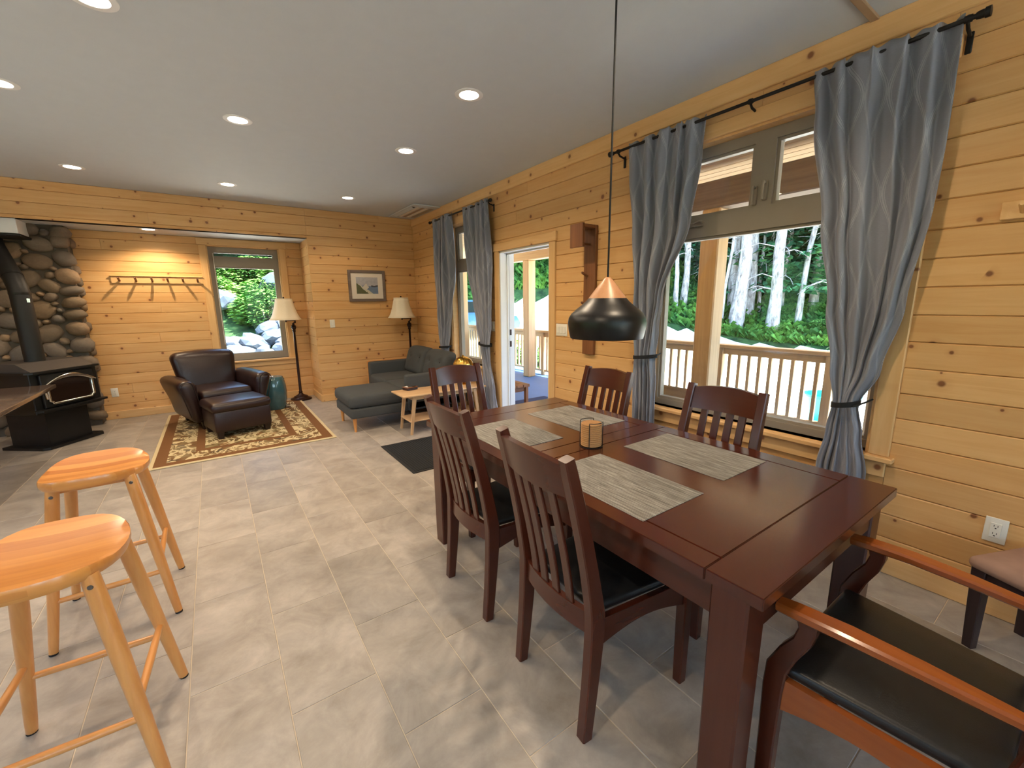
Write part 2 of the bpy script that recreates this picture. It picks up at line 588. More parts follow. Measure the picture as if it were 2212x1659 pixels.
for ax in 'xyz':
    M['cherry_'+ax] = wood('cherry_wood_'+ax, CH_A, CH_B, ax, 0.27, 0.10, contrast=0.62, scale=0.8, bump=0.0)
    M['cherrytop_'+ax] = wood('polished_cherry_'+ax, CH_A, CH_B, ax, 0.24, 0.35, contrast=0.62, scale=0.8, bump=0.0)
    M['oak_'+ax] = wood('honey_oak_'+ax, S(196, 126, 62), S(226, 162, 92), ax, 0.3, 0.3)
    M['ash_'+ax] = wood('ash_wood_'+ax, S(188, 148, 104), S(214, 178, 134), ax, 0.4)
    M['walnut_'+ax] = wood('walnut_'+ax, S(104, 62, 36), S(142, 92, 56), ax, 0.4)
    M['fir_'+ax] = wood('fir_timber_'+ax, S(170, 138, 98), S(200, 170, 128), ax, 0.7)
    M['weather_'+ax] = wood('weathered_timber_'+ax, S(98, 80, 62), S(134, 112, 90), ax, 0.8)
def stave_mat():
    t = NT('laminated_oak_seat')
    o_ = t.n('TexCoord').outputs['Object']
    sp = t.n('SeparateXYZ', {0: o_})
    r = t.n('ObjectInfo').outputs['Random']
    idx = t.math('FLOOR', t.math('ADD', t.math('DIVIDE', sp.outputs[1], 0.052), t.math('MULTIPLY', r, 20.0)))
    wn = t.n('TexWhiteNoise', {'W': idx}, noise_dimensions='1D').outputs[0]
    g = t.noise(t.n('Mapping', {'Vector': o_, 'Scale': (3, 46, 46)}).outputs[0], 1.2, 4, 0.55, 0.6)
    f = t.math('ADD', t.math('MULTIPLY', wn, 0.55), t.math('MULTIPLY', g, 0.45))
    t.P(color=t.ramp(f, [(0.2, S(186, 112, 50)), (0.8, S(222, 152, 78))]), rough=0.3, coat=0.3, coatr=0.15)
    return t.m
M['oak_seat'] = stave_mat()
M['cherry_red'] = wood('worn_red_wood', S(134, 66, 24), S(162, 86, 34), 'y', 0.24, 0.3, contrast=0.7, bump=0.0)
M['seat'] = flat('black_leatherette', S(27, 27, 27), 0.38, var=0.1, bump=0.12, bs=260)
M['leather'] = flat('brown_leather', S(42, 24, 21), 0.33, var=0.22, vs=5, bump=0.18, bs=120)
M['leather_dark'] = flat('dark_stained_foot', S(34, 20, 16), 0.4)
M['grey_cloth'] = flat('charcoal_upholstery', S(68, 69, 67), 0.9, var=0.16, vs=160, bump=0.3, bs=420)
M['shade'] = flat('cream_lampshade', S(230, 216, 190), 0.8, var=0.03, vs=60, bump=0.1, bs=240)
M['bronze'] = flat('dark_bronze', S(46, 26, 22), 0.4, metal=0.5)
M['gold'] = flat('polished_gold', S(222, 178, 84), 0.18, metal=1.0)
M['teal'] = flat('teal_glaze', S(64, 100, 104), 0.15, var=0.2, vs=12, coat=0.6)
M['stone'] = stone_mat()
M['mortar'] = flat('grey_mortar', S(92, 84, 74), 0.95, var=0.12, bump=0.4, bs=50)
M['steel'] = flat('black_steel', S(26, 25, 25), 0.42, metal=0.2)
M['soap'] = flat('grey_stove_top', S(66, 60, 56), 0.45, var=0.06)
M['pipe'] = flat('flue_pipe', S(14, 13, 13), 0.55)
M['chrome'] = flat('brushed_chrome', S(214, 212, 206), 0.2, metal=1.0)
M['firebox'] = flat('sooty_glass', S(38, 26, 20), 0.08, spec=0.6)
M['matblack'] = flat('black_mat', S(24, 25, 27), 0.95, bump=0.6, bs=300)
M['pend'] = flat('matt_black_enamel', S(13, 13, 14), 0.38, var=0.03)
M['pend_in'] = flat('white_enamel', S(226, 222, 212), 0.4)
M['cone'] = wood('beech_cone', S(190, 132, 92), S(212, 158, 116), 'z', 0.35)
M['cork'] = flat('cork', S(206, 152, 96), 0.8, var=0.12, vs=90, bump=0.2, bs=200)
M['cork2'] = flat('cork_edge', S(188, 132, 76), 0.8, var=0.14, vs=90)
M['placemat'] = placemat_mat()
M['print'] = painting_mat()
M['paper'] = flat('mat_board', S(226, 214, 198), 0.8, var=0.02)
M['greywood'] = wood('grey_picture_moulding', S(104, 88, 78), S(134, 116, 104), 'x', 0.5)
M['suede'] = flat('rose_suede', S(168, 134, 116), 0.95, var=0.22, vs=7)
M['espresso'] = wood('espresso_wood', S(38, 26, 28), S(58, 40, 40), 'z', 0.35)
M['darktop'] = flat('dark_lacquer', S(104, 88, 78), 0.16, var=0.08, coat=0.5)
M['bulb'] = emis('lamp_glow', (1.0, 0.86, 0.66), 22.0)
M['deck'] = flat('blue_cast_deck_paint', S(74, 112, 164), 0.5, var=0.1, vs=3)  # grey-blue deck, with the blue cast of shade mixed into the colour
M['deckmat'] = flat('navy_outdoor_mat', S(40, 52, 84), 0.95, bump=0.4, bs=200)
M['gravel'] = gravel_mat()
M['forestfloor'] = green_mat('forest_undergrowth', S(26, 48, 24), S(56, 88, 44), S(104, 130, 70), 2.6, 0.0)
M['leaf_a'] = green_mat('conifer_needles', S(26, 62, 44), S(54, 108, 70), S(104, 158, 92), 0.9)
M['leaf_b'] = green_mat('bright_leaves', S(44, 86, 34), S(88, 136, 54), S(146, 180, 92), 0.9)
M['bark'] = bark_mat()
M['boulder'] = flat('grey_boulder', S(78, 88, 100), 0.85, var=0.3, vs=3, bump=0.5, bs=9)
M['carpaint'] = flat('blue_car_paint', S(36, 84, 140), 0.15, coat=0.8)
M['carglass'] = flat('dark_car_glass', S(20, 26, 32), 0.06)
M['tyre'] = flat('black_rubber', S(22, 22, 22), 0.8)
M['tealplastic'] = flat('teal_plastic', S(30, 178, 186), 0.3)
M['siding'] = flat('outer_siding', S(150, 120, 86), 0.8)
M['rubber'] = flat('black_rubber_foot', S(20, 20, 20), 0.7)
M['bolt'] = flat('grey_bolt', S(120, 118, 114), 0.3, metal=0.9)
M['slot'] = flat('dark_slot', S(36, 34, 32), 0.7)
M['jackred'] = flat('beige_strip', S(170, 142, 112), 0.6)

# ------------------------------------------------------------------ room shell
XR, YB, YA, XJ, XL, YR = 2.82, 6.82, 7.45, 1.227, -4.0, -3.0
ZC, ZS = 2.79, 2.39
PL_H, PL_Z0, PL_T = 0.1313, 0.0623, 0.014
CAM_R = Matrix((_r2, _u2, -_f))
def in_view(p, mx=0.12):
    q = CAM_R @ (Vector(p)-Vector((0, 0, CAM_H)))
    if q.z > -0.05: return False
    u, v = q.x/-q.z*F_PX, q.y/-q.z*F_PX
    return abs(u) < 1106*(1+mx) and abs(v) < 829.5*(1+mx)

# floor: grout bed, then the tiles one by one
floor = struct(MB().bb(XL, XR+0.1, YR, YA+0.1, -0.14, -0.0022).build('floor', M['grout']))
TX, TY, GX = 0.3074, 0.613, 0.0034
def tile_mesh():
    a, b, h, c = (TX-GX)/2, (TY-GX)/2, 0.008, 0.0014
    v = [(-a, -b, -h), (a, -b, -h), (a, b, -h), (-a, b, -h), (-a, -b, -c), (a, -b, -c), (a, b, -c), (-a, b, -c), (-a+c, -b+c, 0), (a-c, -b+c, 0), (a-c, b-c, 0), (-a+c, b-c, 0)]
    f = [(0, 1, 5, 4), (1, 2, 6, 5), (2, 3, 7, 6), (3, 0, 4, 7), (4, 5, 9, 8), (5, 6, 10, 9), (6, 7, 11, 10), (7, 4, 8, 11), (8, 9, 10, 11)]
    mb = MB(); mb.raw(v, f); return mb, v, f
_tm = tile_mesh()[0].mesh('tile', M['tile'])
_rest = MB(); _v, _fc = tile_mesh()[1:]
for i in range(-13, 11):
    x0 = -0.243+TX*i
    if x0+TX < XL or x0 > XR: continue
    off = 2.43 if i % 2 == 0 else 2.1235
    for j in range(-10, 11):
        y0 = off+TY*(j-1)
        xa, xb, ya, yb = max(x0, XL), min(x0+TX, XR), max(y0, YR), min(y0+TY, YB if x0+TX/2 > XJ else YA)
        if yb-ya < 0.02 or xb-xa < 0.02: continue
        c = ((xa+xb)/2, (ya+yb)/2, 0)
        sx, sy = (xb-xa)/TX, (yb-ya)/TY
        if any(in_view((px, py, 0), 0.03) for px in (xa, xb) for py in (ya, yb)):
            inst('tile', _tm, floor, c, sc=(sx, sy, 1))
        else:
            _rest.raw([(p[0]*sx+c[0], p[1]*sy+c[1], p[2]) for p in _v], _fc)
tag(_rest.build('tile_field', M['tile'], floor), kind='stuff')

# wall backing with openings, boards on top
def solid_with_holes(mb, fn, a0, a1, z0, z1, holes):
    """fn(aa,ab,za,zb) adds a box; cuts the rectangle around the holes"""
    cuts = sorted({a0, a1, *[h[0] for h in holes], *[h[1] for h in holes]})
    for p, q in zip(cuts, cuts[1:]):
        hs = sorted([(h[2], h[3]) for h in holes if h[0] < (p+q)/2 < h[1]])
        z = z0
        for (u, w) in hs:
            if u-z > 1e-4: fn(p, q, z, u)
            z = max(z, w)
        if z1-z > 1e-4: fn(p, q, z, z1)

_pm_cache = {}
def plank_mesh(L, h):
    key = (round(L, 3), round(h, 3))
    if key in _pm_cache: return _pm_cache[key]
    c, e = 0.0055, 0.0008
    prof = [(0, -h/2), (-PL_T+c, -h/2+e), (-PL_T, -h/2+c), (-PL_T, h/2-c), (-PL_T+c, h/2-e), (0, h/2)]
    me = MB().prism(prof, 'x', -L/2+0.0008, L/2-0.0008).mesh('plank', M['pine'])
    _pm_cache[key] = me
    return me

def boards(parent, place, rz, a0, a1, z0, z1, holes, rnd):
    """place(a,z) -> world point on the backing face"""
    k = int(math.floor((z0-PL_Z0)/PL_H))
    while PL_Z0+k*PL_H < z1-0.004:
        lo, hi = max(PL_Z0+k*PL_H, z0), min(PL_Z0+(k+1)*PL_H, z1)
        k += 1
        if hi-lo < 0.012: continue
        cuts = sorted({a0, a1, *[min(max(h[0], a0), a1) for h in holes], *[min(max(h[1], a0), a1) for h in holes]})
        runs = []
        for p, q in zip(cuts, cuts[1:]):
            if q-p < 1e-4: continue
            hs = [h for h in holes if h[0] < (p+q)/2 < h[1] and h[2] < hi and h[3] > lo]
            segs = [(lo, hi)]
            for h in hs:
                ns = []
                for (s0, s1) in segs:
                    if h[2] > s0: ns.append((s0, min(s1, h[2])))
                    if h[3] < s1: ns.append((max(s0, h[3]), s1))
                segs = [s for s in ns if s[1]-s[0] > 0.01]
            for s in segs:
                if runs and runs[-1][1] == p and runs[-1][2:] == s: runs[-1] = (runs[-1][0], q)+s
                else: runs.append((p, q)+s)
        for (p, q, s0, s1) in runs:
            pos = p
            first = True
            while q-pos > 0.005:
                L = rnd.uniform(1.4, 3.4) if not first else rnd.uniform(0.7, 3.2)
                first = False
                if q-(pos+L) < 0.5: L = q-pos
                me = plank_mesh(L, s1-s0)
                o = inst('plank', me, parent, place(pos+L/2, (s0+s1)/2), (0, 0, rz))
                pos += L

W1 = (0.68, 2.12, 0.64, 2.49)
W2 = (4.68, 5.50, 0.64, 2.49)
D1 = (3.354, 4.27, 0.0, 2.04)
W3 = (0.035, 0.93, 0.65, 2.29)
XO = XR+0.17
mb = MB()
solid_with_holes(mb, lambda a, b, c, d: mb.bb(XR+PL_T, XO, a, b, c, d), YR-0.1, YA+0.2, -0.14, ZC+0.02, [W1, W2, (D1[0], D1[1], -0.14, D1[3])])
wall_right = struct(mb.build('wall_right', M['pine_trim']))
grow = lambda h, e, d=0.0: (h[0]-e, h[1]+e, h[2]-d, h[3]+e)
boards(wall_right, lambda a, z: (XR+PL_T, a, z), -PI/2, -0.35, YB, 0.09, 2.68,
       [grow(W1, 0.08, 0.10), grow(W2, 0.08, 0.10), grow(D1, 0.08)], random.Random(3))

mb = MB()
fn = lambda a, b, c, d: mb.bb(a, b, YB+PL_T, YB+0.12, c, d)
solid_with_holes(mb, fn, XL-0.1, XR+0.02, -0.14, ZC+0.02, [(XL-0.1, XJ+0.014, -0.14, ZS)])
wall_back = struct(mb.build('wall_back', M['pine_trim']))
boards(wall_back, lambda a, z: (a, YB+PL_T, z), 0, XJ, XR, 0.09, ZC, [], random.Random(5))
boards(wall_back, lambda a, z: (a, YB+PL_T, z), 0, -2.4, XJ, ZS, ZC, [], random.Random(6))

mb = MB()
fn = lambda a, b, c, d: mb.bb(a, b, YA+PL_T, YA+0.17, c, d)
solid_with_holes(mb, fn, XL-0.1, XR+0.02, -0.14, ZC, [W3])
wall_alcove = struct(mb.build('wall_alcove', M['pine_trim']))
boards(wall_alcove, lambda a, z: (a, YA+PL_T, z), 0, -1.9, XJ, 0.09, ZS, [grow(W3, 0.07, 0.10)], random.Random(8))

wall_return = struct(MB().bb(XJ+PL_T, XJ+0.12, YB+0.02, YA+0.02, -0.02, ZS+0.02).build('wall_return', M['pine_trim']))
boards(wall_return, lambda a, z: (XJ+PL_T, a, z), -PI/2, YB, YA, 0.09, ZS, [], random.Random(9))
# the two unseen walls carry windows added to let in fill daylight
LW = [(0.2, 2.0, 0.95, 2.25), (2.8, 4.6, 0.95, 2.25)]
RW = [(-3.4, -1.8, 0.95, 2.25), (-1.2, 0.4, 0.95, 2.25), (1.0, 2.4, 0.25, 2.25)]
mb = MB(); solid_with_holes(mb, lambda a, b, c, d: mb.bb(XL-0.12, XL, a, b, c, d), YR-0.1, YA+0.17, -0.14, ZC+0.02, LW)
wall_left = struct(mb.build('wall_left', M['pine_trim']))
mb = MB(); solid_with_holes(mb, lambda a, b, c, d: mb.bb(a, b, YR-0.12, YR, c, d), XL-0.1, XR+0.02, -0.14, ZC+0.02, RW)
wall_rear = struct(mb.build('wall_rear', M['pine_trim']))
for nn, (wl, holes) in enumerate(((wall_left, LW), (wall_rear, RW))):
    for kk, (a, b, c, d) in enumerate(holes):
        def bx(m, p, q, u, w, d0, d1, nn=nn):
            if nn == 0: m.bb(XL-d1, XL-d0, p, q, u, w)
            else: m.bb(p, q, YR-d1, YR-d0, u, w)
        mid = (a+b)/2
        m_ = MB(); solid_with_holes(m_, lambda p, q, u, w: bx(m_, p, q, u, w, -0.02, 0.10), a-0.02, b+0.02, c-0.02, d+0.02, [(a+0.05, mid-0.03, c+0.05, d-0.05), (mid+0.03, b-0.05, c+0.05, d-0.05)])
        wo = struct(m_.build('window_%d' % (4+kk+2*nn), M['frame']))
        for (p, q) in ((a+0.045, mid-0.025), (mid+0.025, b-0.045)):
            m_ = MB(); bx(m_, p, q, c+0.045, d-0.045, 0.04, 0.045); m_.build('pane', M['glass'], wo)
ceiling = struct(MB().bb(XL-1.3, XO+0.05, YR-2.0, YA+0.5, ZC, ZC+0.14).build('ceiling', M['ceil']))  # slab runs past the walls as an unseen eave added to block sun
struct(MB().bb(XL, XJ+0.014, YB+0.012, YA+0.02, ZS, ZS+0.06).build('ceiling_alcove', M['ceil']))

# trim boards
def trim(name, x0, x1, y0, y1, z0, z1, mat='pine_trim', bev=0.004, parent=None):
    """board with its own local x along the longest side so that the grain runs with it"""
    dx, dy, dz = x1-x0, y1-y0, z1-z0
    c = ((x0+x1)/2, (y0+y1)/2, (z0+z1)/2)
    m = MB()
    if dx >= dy and dx >= dz:
        m.box((0, 0, 0), (dx, dy, dz), bev=bev); rot = (0, 0, 0)
    elif dy >= dz:
        m.box((0, 0, 0), (dy, dx, dz), bev=bev); rot = (0, 0, PI/2)
    else:
        m.box((0, 0, 0), (dz, dy, dx), bev=bev); rot = (0, PI/2, 0)
    o = m.build(name, M[mat], parent, loc=c)
    o.rotation_euler = rot
    return o
struct(trim('trim_1', XR-0.019, XR+0.002, -0.4, YB, 2.672, ZC))
struct(trim('trim_2', 2.0, XR-0.02, 0.885, 0.92, ZC-0.012, ZC+0.004, 'jackred', 0.002))
for n, (a, b) in enumerate(((-0.4, D1[0]-0.09), (D1[1]+0.1, YB))):
    struct(trim('baseboard_right' if n == 0 else 'baseboard_right_far', XR-0.016, XR+0.004, a, b, 0.0, 0.105))
struct(trim('baseboard_back', XJ, XR-0.016, YB-0.016, YB+0.004, 0.0, 0.105))
struct(trim('baseboard_return', XJ-0.016, XJ+0.004, YB-0.016, YA, 0.0, 0.105))
struct(trim('baseboard_alcove', -1.3, XJ-0.016, YA-0.016, YA+0.004, 0.0, 0.105))

# windows and the door opening
def casing(o, hole, right=True, w=0.088):
    """flat pine casing on the wall face around an opening of the right wall (or the alcove wall)"""
    a0, a1, z0, z1 = hole
    def put(nm, p0, p1, q0, q1, d0, d1):
        if right: return trim(nm, XR-d1, XR-d0, p0, p1, q0, q1, parent=o)
        return trim(nm, p0, p1, YA-d1, YA-d0, q0, q1, parent=o)
    put('casing', a0-w, a0, z0-0.0, z1, -0.006, 0.019)
    put('casing', a1, a1+w, z0-0.0, z1, -0.006, 0.019)
    put('casing_head', a0-w-0.018, a1+w+0.018, z1, min(z1+w, ZS if not right else 9), -0.006, 0.026)
    return put

def window(name, hole, right, bars, sill_d=0.05):
    """bars: list of (a0,a1,z0,z1) panes"""
    a0, a1, z0, z1 = hole
    base = XR if right else YA
    g = base+0.115
    def bbx(m, p0, p1, q0, q1, d0, d1, bev=0.0):
        if right: m.bb(base+d0, base+d1, p0, p1, q0, q1, bev)
        else: m.bb(p0, p1, base+d0, base+d1, q0, q1, bev)
    m = MB()
    solid_with_holes(m, lambda p, q, u, w: bbx(m, p, q, u, w, 0.075, 0.155), a0, a1, z0, z1, bars)
    o = struct(m.build(name, M['frame']))
    # deep pine jamb lining
    for (p0, p1, q0, q1) in ((a0, a0+0.014, z0, z1), (a1-0.014, a1, z0, z1), (a0, a1, z1-0.014, z1)):
        m = MB(); bbx(m, p0, p1, q0, q1, -0.004, 0.076); m.build('jamb', M['pine_trim'], o)
    for (p0, p1, q0, q1) in bars:
        m = MB()
        s = 0.018   # slim inner sash
        solid_with_holes(m, lambda p, q, u, w: bbx(m, p, q, u, w, 0.09, 0.135), p0-0.002, p1+0.002, q0-0.002, q1+0.002, [(p0+s, p1-s, q0+s, q1-s)])
        m.build('sash', M['frame'], o)
        m = MB(); bbx(m, p0+s-0.004, p1-s+0.004, q0+s-0.004, q1-s+0.004, 0.109, 0.114); m.build('pane', M['glass'], o)
    put = casing(o, hole, right)
    if right:
        trim('sill', XR-sill_d, XR+0.08, a0-0.11, a1+0.11, z0-0.028, z0, parent=o, bev=0.005)
        trim('apron', XR-0.018, XR+0.004, a0-0.08, a1+0.08, z0-0.115, z0-0.028, parent=o)
    else:
        trim('sill', a0-0.11, a1+0.11, YA-sill_d, YA+0.08, z0-0.028, z0, parent=o, bev=0.005)
        trim('apron', a0-0.08, a1+0.08, YA-0.018, YA+0.004, z0-0.10, z0-0.028, parent=o)
    return o
win1 = window('window_1', W1, True, [(0.76, 1.345, 2.035, 2.41), (1.47, 2.05, 2.035, 2.41), (0.715, 2.085, 0.685, 1.895)])
def handle(o, y, z, x=XR+0.066):
    m = MB()
    m.box((x+0.004, y, z), (0.012, 0.03, 0.115), bev=0.005)
    m.tube([(x-0.004, y, z+0.045), (x-0.022, y, z+0.05), (x-0.03, y, z+0.03), (x-0.028, y, z-0.055)], [0.008, 0.008, 0.009, 0.007], 8)
    return m.build('handle', M['frame'], o, True)
handle(win1, 1.385, 2.12); handle(win1, 1.445, 2.10)
m = MB(); m.box((XR+0.062, 1.86, 1.985), (0.03, 0.17, 0.028), bev=0.006); m.tube([(XR+0.05, 1.84, 1.99), (XR+0.03, 1.79, 2.0), (XR+0.028, 1.76, 1.99)], 0.006, 8)
m.build('crank', M['frame'], win1)
win2 = window('window_2', W2, True, [(4.75, 5.43, 2.035, 2.41), (4.73, 5.45, 0.685, 1.895)])
win3 = window('window_3', W3, False, [(0.10, 0.865, 2.135, 2.215), (0.10, 0.865, 0.735, 2.01)])
m = MB(); m.tube([(0.105, YA+0.06, 2.19), (0.105, YA+0.06, 0.9)], 0.004, 6); m.build('blind_cord', M['plate'], win3)

m = MB()
t_ = 0.02
m.bb(XR-0.003, XO+0.02, D1[0], D1[0]+t_, 0, D1[3]); m.bb(XR-0.003, XO+0.02, D1[1]-t_, D1[1], 0, D1[3]); m.bb(XR-0.003, XO+0.02, D1[0], D1[1], D1[3]-t_, D1[3])
door = struct(m.build('door_1', M['white']))
casing(door, D1, True, 0.09)
m = MB(); m.bb(XR+0.088, XR+0.108, D1[1]-t_-0.014, D1[1]-t_, 0, D1[3]-t_); m.bb(XR+0.088, XR+0.108, D1[0]+t_, D1[1]-t_, D1[3]-t_-0.014, D1[3]-t_); m.bb(XR+0.088, XR+0.108, D1[0]+t_, D1[0]+t_+0.014, 0, D1[3]-t_)
m.build('door_stop', M['white'], door)
m = MB(); m.bb(XR+0.106, XR+0.11, D1[1]-t_-0.0145, D1[1]-t_-0.001, 0, D1[3]-t_); m.build('weather_strip', M['slot'], door)
for z in (1.10, 0.96):
    m = MB(); m.bb(XR+0.114, XR+0.146, D1[1]-t_-0.003, D1[1]-t_+0.001, z-0.035, z+0.035, 0.001); m.build('strike_plate', M['bronze'], door)
m = MB(); m.bb(XR, XO+0.06, D1[0], D1[1], -0.03, 0.012, 0.004); m.build('threshold', M['bolt'], door)

# switches and outlets
def plate(label, loc, rz, w, n, outlet=False):
    cat = 'outlet' if outlet else 'light switch'
    o = thing('wall_outlet' if outlet else 'light_switch', label, cat, loc, rz)
    MB().rbox((0, -0.003, 0), (w, 0.006, 0.118), 0.003, 2, 1).build('cover_plate', M['plate'], o, True)
    if outlet:
        m = MB(); m.rbox((0, -0.007, 0), (0.036, 0.004, 0.07), 0.0015, 1, 1); ins = m.build('receptacle', M['plate'], o)
        for zz in (0.018, -0.018):
            m = MB(); m.box((-0.006, -0.0093, zz+0.004), (0.002, 0.001, 0.008)); m.box((0.006, -0.0093, zz+0.004), (0.002, 0.001, 0.008)); m.box((0, -0.0093, zz-0.007), (0.005, 0.001, 0.005))
            m.build('slot', M['slot'], ins)
    else:
        for i in range(n):
            cx = (i-(n-1)/2)*0.046
            m = MB(); m.box((cx, -0.0075, 0), (0.032, 0.007, 0.066), bev=0.002); m.build('rocker', M['plate'], o)
    return o
plate('triple white rocker switch on the pine wall between door and peg board', (XR, 3.17, 1.185), -PI/2, 0.163, 3)
plate('single white rocker switch between the far curtain and the open door', (XR, 4.43, 1.17), -PI/2, 0.072, 1)
plate('single white rocker switch on the back wall below the picture', (1.467, YB, 1.174), 0, 0.072, 1)
plate('white wall outlet near the floor behind the suede stool', (XR, 0.188, 0.41), -PI/2, 0.072, 1, True)
plate('white wall outlet on the alcove wall beside the wood stove', (-1.17, YA, 0.355), 0, 0.072, 1, True)

# ceiling downlights
DL = [(1.54, 2.66, ZC, 'downlight in the ceiling nearest the pendant lamp cord'),
      (0.32, 3.92, ZC, 'large bright downlight in the middle of the ceiling with a wide white rim'),
      (1.58, 3.87, ZC, 'downlight above the doormat, between ceiling middle and curtain wall'),
      (-0.94, 6.03, ZC, 'downlight at the left in front of the wood stove alcove'),
      (0.31, 5.96, ZC, 'downlight above the leather ottoman and rug'),
      (1.59, 5.89, ZC, 'downlight over the sofa, nearest the ceiling vent'),
      (-0.89, 4.08, ZC, 'downlight cut by the left edge of the picture'),
      (-0.27, 2.80, ZC, 'downlight cut by the top edge of the picture'),
      (-0.52, 7.02, ZS, 'downlight in the low alcove ceiling above the peg rail'),
      (1.54, 0.9, ZC, 'downlight overhead behind the view, above the near end of the dining table'),
      (-0.3, 0.6, ZC, 'downlight overhead behind the view, above the bar stools'),
      (-2.2, 2.8, ZC, 'downlight left of the view over the kitchen side'),
      (-2.2, 5.0, ZC, 'downlight left of the view over the dark table')]
for (x, y, z, lab) in DL:
    o = thing('ceiling_downlight', lab, 'downlight', (x, y, z), 0, 'recessed ceiling downlights')
    MB().lathe([(0.062, 0.0), (0.064, -0.004), (0.084, -0.006), (0.092, -0.003), (0.093, 0.0)], 32).build('trim_ring', M['white'], o, True)
    MB().lathe([(0.0, -0.0028), (0.062, -0.0028)], 24).build('lens', M['bulb'], o)
    ld = bpy.data.lights.new('lamp_light', 'SPOT')
    ld.energy = LAMP_W*(0.85 if z < ZC else (0.52 if y > 5.5 else 1.0))
    ld.color = LAMP_COL
    ld.spot_size = math.radians(146); ld.spot_blend = 0.6; ld.shadow_soft_size = 0.05 if z == ZC else 0.015
    lo = bpy.data.objects.new('lamp_light', ld); lo.location = (0, 0, -0.02)
    link(lo, o)

# ------------------------------------------------------------------ curtains and rods
def rod(label, y0, y1, z, brackets, xr=XR-0.085):
    o = thing('curtain_rod', label, 'curtain rod', (xr, (y0+y1)/2, z))
    h = (y1-y0)/2
    MB().tube([(0, -h, 0), (0, h, 0)], 0.0095, 12).build('rod', M['iron'], o, True)
    for sg in (-1, 1):
        mm = Matrix.Translation((0, sg*h, 0)) @ Matrix.Rotation(-sg*PI/2, 4, 'X')
        MB().lathe([(0.0, -0.012), (0.013, -0.012), (0.016, 0.0), (0.016, 0.012), (0.02, 0.014), (0.02, 0.03), (0.0, 0.032)], 16, mm).build('finial', M['iron'], o, True)
    for by in brackets:
        b = by-(y0+y1)/2
        m = MB()
        m.tube([(0, b, -0.012), (0.02, b, -0.03), (0.05, b, -0.035), (0.07, b, -0.04)], 0.007, 8)
        m.box((0.079, b, -0.065), (0.008, 0.022, 0.085), bev=0.003)
        m.lathe([(0.014, -0.012), (0.016, 0), (0.014, 0.012)], 12, Matrix.Translation((0, b, 0)) @ Matrix.Rotation(PI/2, 4, 'X'))
        m.build('bracket', M['iron'], o, True)
    return o
rod('long black curtain rod above the big window behind the dining table', 0.52, 2.50, 2.60, (0.555, 1.44, 2.44))
rod('short black curtain rod above the narrow window behind the sofa', 4.33, 5.93, 2.60, (4.36, 5.88))

